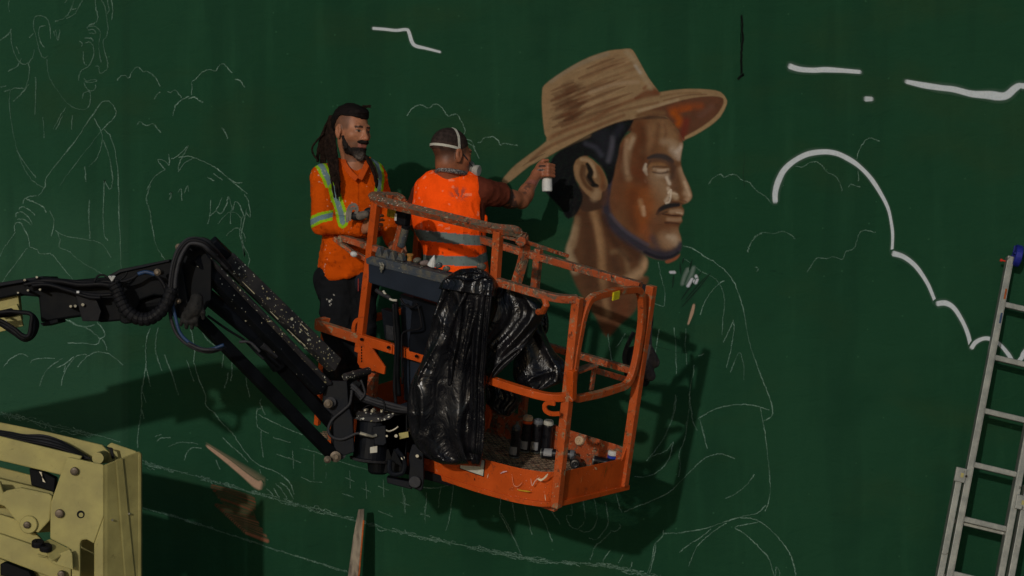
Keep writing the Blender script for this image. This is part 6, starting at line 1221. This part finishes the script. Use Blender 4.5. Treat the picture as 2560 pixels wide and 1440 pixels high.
dread([(812, 330, 10.5), (792, 352, 10.5), (781, 368, 10.49), (783, 385, 10.48), (796, 402, 10.47)], .0055); dread([(916, 392, 10.36), (926, 412, 10.34), (938, 438, 10.33), (944, 462, 10.33)], .009); dread([(912, 390, 10.36), (930, 420, 10.33), (940, 455, 10.32), (941, 470, 10.33)], .009)
dread([(918, 392, 10.36), (934, 416, 10.34), (945, 446, 10.33)], .008)
for i in range(14): a = r0.uniform(-1, 1); dread([(905 + 6 * a, 272, 10.38), (914 + 6 * a, 266 + 3 * a, 10.36), (922 + 7 * r0.rand(), 262 + 8 * r0.rand(), 10.35)], .0022)
mb.build('dreadlocks', None, m1, smooth=True).data.materials.append(plain('dreadlock', S(34, 24, 19), .85, 0, .5, 60, .8, .08, .006))
def bpost(d, p): L = (p - H1.c) @ H1.R / H1.s; return np.maximum(d, L[..., 2] + .040 - .35 * np.maximum(np.abs(L[..., 0]) - .045, 0) * 3)
soft('beard', [H1.e((0, .034, -.094), (.051, .057, .034)), H1.e((0, .078, -.114), (.026, .026, .034), .025), H1.cp((-.026, .096, -.0535), (0, .108, -.049), .0085, .008), H1.cp((.026, .096, -.0535), (0, .108, -.049), .0085, .008), H1.cp((-.064, .012, -.035), (-.052, .035, -.085), .007, .016), H1.cp((.064, .012, -.035), (.052, .035, -.085), .007, .016), cut(H1.e((0, .115, -.070), (.017, .02, .0085), .006)), cut(H1.e((0, .02, -.15), (.035, .05, .035), .02))], .0035, HR, m1, post=bpost,
     disp=lambda V, N: .0035 * noise(V * 130) + .002, colf=lambda V, N: mixc(vcol(V, S(27, 22, 20)), smooth01(-H1.loc(V)[:, 2], .095, .125) * smooth01(H1.loc(V)[:, 1], .06, .09) * .6, S(98, 90, 84)))
sh = [ell(P(873, 500, 10.45), (.165, .118, .17), None, .06), cap(P(822, 447, 10.41), P(928, 445, 10.48), .062, .062, .06), cap(P(850, 425, 10.43), P(918, 424, 10.46), .06, .06, .04), cap(P(872, 560, 10.46), P(868, 700, 10.47), .132, .140, .08),
      cap(SR, ER, .060, .054, .035), cap(ER, WR_, .052, .043, .025), cap(SLd, EL, .058, .050, .035), cap(EL, P(981, 600, 10.38), .048, .042, .025), ell(P(830, 645, 10.42), (.05, .07, .10), None, .05)]
sh += [cut(cap(P(890, 396, 10.34), P(897, 440, 10.30), .058, .014, .01)), cut(cap(P(890, 385, 10.30), P(896, 428, 10.24), .058, .014, .01)), cut(cap(P(888, 380, 10.42), P(888, 394, 10.42), .082, .076, .01))]
zh = P(0, 692, 10.45)[2]
def s1post(d, p):
    X = p[..., 0]; hem = zh + .012 * np.sin(X * 22) + .10 * np.maximum(X + .80, 0) ; e = hem - p[..., 2]; cf = (p - WR_) @ ((WR_ - ER) / np.linalg.norm(WR_ - ER)); near = np.linalg.norm(p - WR_, axis=-1) < .12; d = np.maximum(d, e); return np.where(near, np.maximum(d, cf), d)
def col_s1(V, N):
    c = vcol(V, S(186, 72, 6)); x, y = pix(V); fr = N[:, 1] < .35
    c = band(c, x, y, fr & (y < 470), [(793, 402), (806, 420), (820, 450), (830, 480)], 13, 6); c = band(c, x, y, fr, [(834, 470), (842, 500), (852, 530), (858, 556)], 14, 6.5); c = band(c, x, y, fr & (y < 560) & (V[:, 1] < 10.5), [(926, 388), (941, 412), (951, 440), (947, 470), (938, 500), (934, 560)], 10.5, 4.5)
    c = band(c, x, y, (V[:, 1] < 10.45) & (x < 832) & (y < 580), [(770, 560), (800, 545), (832, 538)], 13, 6); c = mixc(c, ((np.abs(x - 896) < 1.6) & (y > 435) & (y < 520) & fr) * .5, S(120, 40, 8))
    st_ = noise(V * 45 + 3); c = mixc(c, (st_ > .62) * .5 * (y > 560), S(120, 44, 14)); c = mixc(c, (noise(V * 150) > .72) * .6 * (noise(V * 12) > .1), S(190, 170, 150)); return c
soft('shirt', sh, .0048, HV, m1, post=s1post, disp=lambda V, N: wrinkle(V, 2, .010, (15, 15, 24)) * (.45 + smooth01(-V[:, 2], -CAMZ - .25, -CAMZ + .15)) + .003 * fbm(V * 12), colf=col_s1)
CLR = plain('collar cloth', S(176, 68, 8), .85, 0, .1, 40)
for q in ([(858, 398, 10.40), (862, 412, 10.355), (876, 432, 10.325), (893, 448, 10.31)], [(920, 394, 10.40), (918, 408, 10.36), (908, 430, 10.33), (899, 448, 10.31)]):
    MB().sq(catmull([P(*a) for a in q], 5), .030, np.array([0, 1., .2]), b=.010).build('collar', CLR, m1, bevel=.003)
pts_ = [cap(hipR, kR, .088, .070, .05), cap(kR, P(842, 1040, 10.47), .068, .060, .02), cap(hipL, kL, .088, .070, .05), cap(kL, P(900, 1046, 10.50), .068, .060, .02), cap(P(845, 690, 10.46), P(890, 690, 10.48), .105, .105, .06)]
def col_p1(V, N):
    c = vcol(V, S(24, 25, 27)); x, y = pix(V); c = mixc(c, smooth01(y, 845, 900) * smooth01(fbm(V * 9), -.3, .5) * .8, S(62, 40, 26)); d = pline(x, y, [(830, 745), (836, 765)]); return mixc(c, ((noise(V * 150) > .60) & (d < 14)) * 1., S(180, 175, 165))
soft('trousers', pts_, .006, CL, m1, disp=lambda V, N: wrinkle(V, 5, .010, (12, 12, 12)), colf=col_p1)
for q, a in ((P(846, 1080, 10.38), 0), (P(906, 1086, 10.40), 1)):
    soft('boot', [ell(q, (.045, .13, .045), None, .02), cap(q + (0, .07, .03), q + (0, .08, .12), .045, .045, .03)], .006, M['rubber'], m1)
tp_ = P(903, 706, 10.36)
soft('tool_pouch', [ell(tp_, (.035, .03, .055)), ell(tp_ + (.03, .02, -.01), (.03, .03, .05))], .005, plain('pouch cloth', S(24, 26, 36), .8, 0, .3, 60), m1)
for dx, mt in ((-.012, 'red'), (.012, 'red'), (.028, 'blue')): MB().cyl(tp_ + (dx, -.032, -.045), tp_ + (dx, -.03, .02), .004, 8).build('tool_handle', plain('tool ' + mt, S(120, 34, 28) if mt == 'red' else S(30, 40, 90), .6), m1)

# the mask he holds
mc = P(902, 538, 10.05); hm = empty('respirator', mc, 'black and grey respirator with a hanging strap loop in the hands of the dreadlocked man', 'respirator')
soft('mask_body', [ell(P(893, 540, 10.08), (.04, .03, .025)), ell(P(925, 528, 10.06), (.03, .03, .02), None, .02), ell(P(932, 545, 10.06), (.018, .02, .035), None, .02)], .004, plain('black mask', S(26, 26, 28), .6, 0, .3, 60), hm)
soft('filter', [cap(P(900, 540, 10.04), P(914, 536, 10.04), .022, .020)], .004, plain('grey filter', S(96, 88, 80), .7, 0, .2, 60), hm)
for q in ([(868, 556), (869, 530), (876, 514), (888, 512), (893, 524), (888, 534)], [(874, 552), (876, 530), (882, 520), (889, 524)]): MB().sq(catmull([P(x, y, 10.05) for x, y in q], 6), .014, np.array([0, 1., 0]), b=.003).build('strap', plain('grey strap', S(104, 98, 90), .7), hm)

# ---- the painter, seen from behind
m2 = empty('person', P(1135, 1098, 10.62), 'painter seen from behind in an orange hi-vis vest, arm stretched out to the painted hat', 'person')
H2 = Head(P(1130, 385, 10.56), (.80, .60, -.10), (0, 0, 1), 1.06)
S2R, S2L = P(1207, 480, 10.61), P(1060, 486, 10.68); E2R, W2R = P(1303, 501, 10.84), P(1342, 436, 10.98); E2L, W2L = P(1034, 552, 10.76), P(1062, 596, 10.95)
h2R, h2L = P(1165, 710, 10.62), P(1112, 710, 10.64)
k2R, k2L = P(1168, 890, 10.60), P(1110, 890, 10.60); a2R, a2L = P(1172, 1064, 10.64), P(1108, 1060, 10.66)
sk2 = H2.prims() + [cap(H2.p(0, -.025, -.05), P(1124, 440, 10.60), .064, .070, .03), cap(P(1090, 462, 10.62), P(1165, 464, 10.60), .055, .055, .05), ell(P(1130, 530, 10.62), (.15, .095, .17), None, .06), ell(P(1138, 640, 10.62), (.14, .10, .17), None, .06), ell(P(1138, 705, 10.62), (.14, .11, .1), None, .05),
     cap(S2R, E2R, .052, .043, .04), cap(E2R, W2R, .044, .027, .02), cap(S2L, E2L, .05, .042, .04), cap(E2L, W2L, .042, .028, .02), cap(h2R, k2R, .08, .055, .04), cap(k2R, a2R, .052, .036, .02), cap(h2L, k2L, .08, .055, .04), cap(k2L, a2L, .052, .036, .02), ell(P(1275, 500, 10.78), (.055, .05, .045), None, .03), ell(P(1316, 485, 10.88), (.035, .035, .05), None, .03),
     cap(a2R, a2R + (0, .09, -.05), .035, .03, .02), cap(a2L, a2L + (0, .09, -.05), .035, .03, .02)]
sk2 += [ell(P(1351, 426, 11.0), (.030, .032, .046), None, .02), cap(W2R, P(1350, 430, 11.0), .028, .030, .02)] + [c_ for k_ in range(4) for c_ in (cap(P(1352, 413 + 8.5 * k_, 10.975), P(1370, 411 + 8.8 * k_, 10.955), .0125, .0115, .006), cap(P(1370, 411 + 8.8 * k_, 10.955), P(1385, 414 + 8.8 * k_, 10.985), .0115, .0095, .003))] + [cap(P(1350, 412, 11.0), P(1358, 402, 11.0), .013, .012, .01), cap(P(1358, 402, 11.0), P(1369, 401, 11.01), .0115, .010, .004)] + hand(W2L, P(1078, 612, 11.0), (.2, .3, .9), (.2, .9, -.2), (.5, .6, .9))
def col2(V, N):
    c = vcol(V, S(138, 84, 58)); c = mixc(c, smooth01(noise(V * 25), 0, .8) * .2, S(150, 84, 58)); c = skin_face(H2, V, c, S(44, 34, 28), .7); L = H2.loc(V)
    c = mixc(c, smooth01(-L[:, 1], .0, .03) * smooth01(L[:, 2], -.075, -.01) * (np.abs(L[:, 0]) < .073) * (L[:, 2] < .2) * .75 * (np.linalg.norm(L, axis=1) < .2), S(44, 32, 27))
    x, y = pix(V); n = fbm(V * 55, 2); t_ = (smooth01(-pline(x, y, [(1268, 480), (1280, 515)]), -17, -12)) * (N[:, 1] < .3) * (n > -.35) * (V[:, 1] < 10.9); c = mixc(c, t_ * .8, S(44, 38, 38)); t_ = smooth01(-pline(x, y, [(1312, 478), (1322, 462)]), -9, -5) * (n > 0); return mixc(c, t_ * .6, S(50, 42, 40))
soft('body', sk2, .0045, SK, m2, colf=col2)
def hpost2(d, p): L = (p - H2.c) @ H2.R / H2.s; zl = .012 + .9 * np.maximum(L[..., 1] - .02, 0); return np.maximum(d, (zl - L[..., 2]) * .8)
soft('hair', [H2.e((0, -.020, .043), (.079, .099, .085))], .004, HR, m2, post=hpost2, disp=lambda V, N: .0008 * noise(V * 200), colf=lambda V, N: mixc(vcol(V, S(46, 37, 34)), smooth01(-H2.loc(V)[:, 2], -.06, -.01) * .6, S(78, 56, 46)))
def headpath(pts, rr=(.0815, .102, .0875), c0=(0, -.020, .040)):
    out = []
    for x, y, z in pts: v = np.array([x, y, z]) - c0; v = v / np.linalg.norm(v / np.array(rr)); out.append(H2.p(*(v + c0)))
    return out
hb = headpath([(math.cos(a) * .08, -.02 - math.sin(a) * .10, .022 + .010 * math.sin(a)) for a in np.linspace(-.1, math.pi + .1, 22)]); mb = MB()
def ribb(pts, wdt, up_dir, name, mat):
    pts = catmull(pts, 2); t_ = np.gradient(pts, axis=0); t_ /= np.linalg.norm(t_, axis=1)[:, None]; ct = H2.p(0, -.02, .04); nrm = pts - ct; nrm /= np.linalg.norm(nrm, axis=1)[:, None]; sd = np.cross(t_, nrm); sd /= np.linalg.norm(sd, axis=1)[:, None]; m_ = len(pts)
    v = np.vstack([pts + sd * wdt / 2, pts + sd * wdt / 2 + nrm * .003, pts - sd * wdt / 2 + nrm * .003, pts - sd * wdt / 2]); fs = [(k * m_ + i, k * m_ + i + 1, ((k + 1) % 4) * m_ + i + 1, ((k + 1) % 4) * m_ + i) for i in range(m_ - 1) for k in range(4)]
    return MB().add(v, fs).build(name, mat, m2, smooth=False)
ribb(hb, .013, None, 'head_strap', M['strap']); ribb(headpath([(.078, -.012, .018), (.077, -.02, .05), (.068, -.02, .08), (.045, -.02, .11), (.015, -.015, .125), (-.02, -.01, .125)]), .013, None, 'head_strap', M['strap'])
MB().tube([H2.p(.079, -.01, .015), H2.p(.072, .04, -.02), H2.p(.05, .09, -.05)], .0035, 6).build('mask_strap', M['rubber_grey'], m2)
soft('respirator', [H2.e((0, .110, -.058), (.036, .032, .042)), H2.e((0, .135, -.065), (.02, .018, .022), .01)], .004, plain('silver mask', S(120, 118, 112), .45, 0, .15, 60), m2)
for q in (-1, 1): MB().lathe(H2.p(q * .030, .118, -.066), H2.R @ np.array([q * .8, .45, -.1]), [(0, .026), (.018, .030), (.03, .030), (.034, .026), (.0341, .012)], 20).build('filter', plain('pale filter', S(150, 148, 142), .5), m2, bevel=.001)
nc = [P(1092, 430, 10.58), P(1100, 424, 10.51), P(1122, 426, 10.49), P(1145, 430, 10.50), P(1163, 434, 10.56), P(1160, 432, 10.64), P(1130, 425, 10.68), P(1098, 426, 10.65)]
t = NT('speckled bandana'); M['bandana'] = t.out(t.mix(t.ramp(t.noi(120, 3), .45, .55), S(48, 46, 48), S(120, 116, 112)), .85)
MB().tube(np.vstack([catmull(nc, 5, True), nc[0]]), .013, 10).build('neck_scarf', M['bandana'], m2, smooth=True)
tee = [ell(P(1130, 535, 10.62), (.172, .118, .18), None, .06), cap(P(1080, 472, 10.64), P(1175, 472, 10.61), .066, .066, .05), cap(P(1140, 590, 10.62), P(1140, 700, 10.62), .14, .15, .08), cap(S2R, P(1272, 492, 10.76), .066, .064, .05), cap(S2L, P(1040, 535, 10.72), .064, .060, .05)]
sd2 = (E2R - S2R) / np.linalg.norm(E2R - S2R); cR = P(1250, 490, 10.72); sl2 = (E2L - S2L) / np.linalg.norm(E2L - S2L); cL = P(1038, 540, 10.73)
def tpost(d, p): e = (p - cR) @ sd2; d = np.where(p[..., 0] > -.12, np.maximum(d, e), d); e = (p - cL) @ sl2; return np.where(p[..., 0] < -.46, np.maximum(d, e), d)
soft('t_shirt', tee, .005, CL, m2, post=tpost, disp=lambda V, N: wrinkle(V, 8, .005, (14, 14, 14)), colf=lambda V, N: vcol(V, S(88, 42, 30)))
vs_ = [ell(P(1120, 530, 10.62), (.190, .134, .18), None, .06), cap(P(1078, 474, 10.62), P(1176, 474, 10.60), .084, .078, .05), cap(P(1100, 452, 10.61), P(1150, 454, 10.60), .066, .066, .04), cap(P(1134, 580, 10.62), P(1141, 700, 10.62), .158, .172, .08),
      cut(cap(P(1112, 418, 10.58), P(1135, 420, 10.58), .062, .062, .01)), cut(cap(P(1232, 462, 10.60), P(1204, 540, 10.57), .050, .034, .008)), cut(cap(P(1232, 462, 10.70), P(1206, 535, 10.64), .06, .034, .008)), cut(cap(P(1010, 462, 10.60), P(1020, 540, 10.64), .045, .03, .008)), cut(cap(P(1016, 470, 10.70), P(1026, 540, 10.70), .05, .03, .008))]
zv = P(0, 706, 10.6)[2]
def vpost(d, p): return np.maximum(d, zv - p[..., 2])
def col_v(V, N):
    c = vcol(V, (.98, .085, .005)); x, y = pix(V); yc = 596 + .10 * (x - 1130) - .0004 * (x - 1130) ** 2; c = mixc(c, (np.abs(y - yc) < 13) * 1., S(104, 116, 112))
    yc = 652 + .04 * (x - 1130) - np.maximum(x - 1190, 0) * .55; c = mixc(c, (np.abs(y - yc) < 12) * 1., S(104, 116, 112))
    n = fbm(V * 40, 3); d = np.hypot((x - 1148) / 1.3, (y - 485)); rays = np.sin(np.arctan2(y - 500, x - 1150) * 9) > -.2; m = smooth01(-d, -24, -8) * (n > -.35) * rays; c = mixc(c, m * .7, S(110, 75, 65)); c = mixc(c, ((noise(V * 55) > .62) & (y < 580)) * .5, S(235, 150, 115))
    m = smooth01(-pline(x, y, [(1070, 570), (1110, 600), (1170, 622), (1220, 640)]), -9, -2) * (fbm(V * 30) > -.1); c = mixc(c, m * .45, S(40, 30, 25)); return mixc(c, ((noise(V * 90) > .70) & (y > 580)) * .5, S(50, 32, 26))
soft('hi_vis_vest', vs_, .0048, HV, m2, post=vpost, disp=lambda V, N: wrinkle(V, 13, .006, (11, 11, 6)) + .003 * fbm(V * 10), colf=col_v)
soft('trousers', [cap(h2R, k2R, .095, .072, .05), cap(k2R, P(1172, 1050, 10.64), .07, .06, .02), cap(h2L, k2L, .095, .072, .05), cap(k2L, P(1108, 1046, 10.66), .07, .06, .02), cap(P(1115, 700, 10.63), P(1160, 700, 10.62), .115, .115, .06)], .007, CL, m2, disp=lambda V, N: wrinkle(V, 6, .010, (12, 12, 12)), colf=lambda V, N: vcol(V, S(22, 22, 26)))
for q in (P(1172, 1094, 10.68), P(1108, 1090, 10.70)): soft('boot', [ell(q, (.045, .13, .045), None, .02), cap(q + (0, -.06, .03), q + (0, -.07, .12), .045, .045, .03)], .006, M['rubber'], m2)
cb_ = P(1368, 479, 11.005); cax = np.array([-.02, .02, 1.]); c = empty('spray_can', cb_, 'white spray can gripped in the hand of the painter close to the wall', 'spray can')
MB().lathe(cb_, cax, [(0, .026), (.006, .0285), (.12, .0285), (.135, .020)], 20).build('can_body', M['white'], c, bevel=.002); MB().lathe(cb_ + cax * .133, cax, [(0, .016), (.012, .010), (.024, .009)], 14).build('nozzle', M['can_grey'], c)
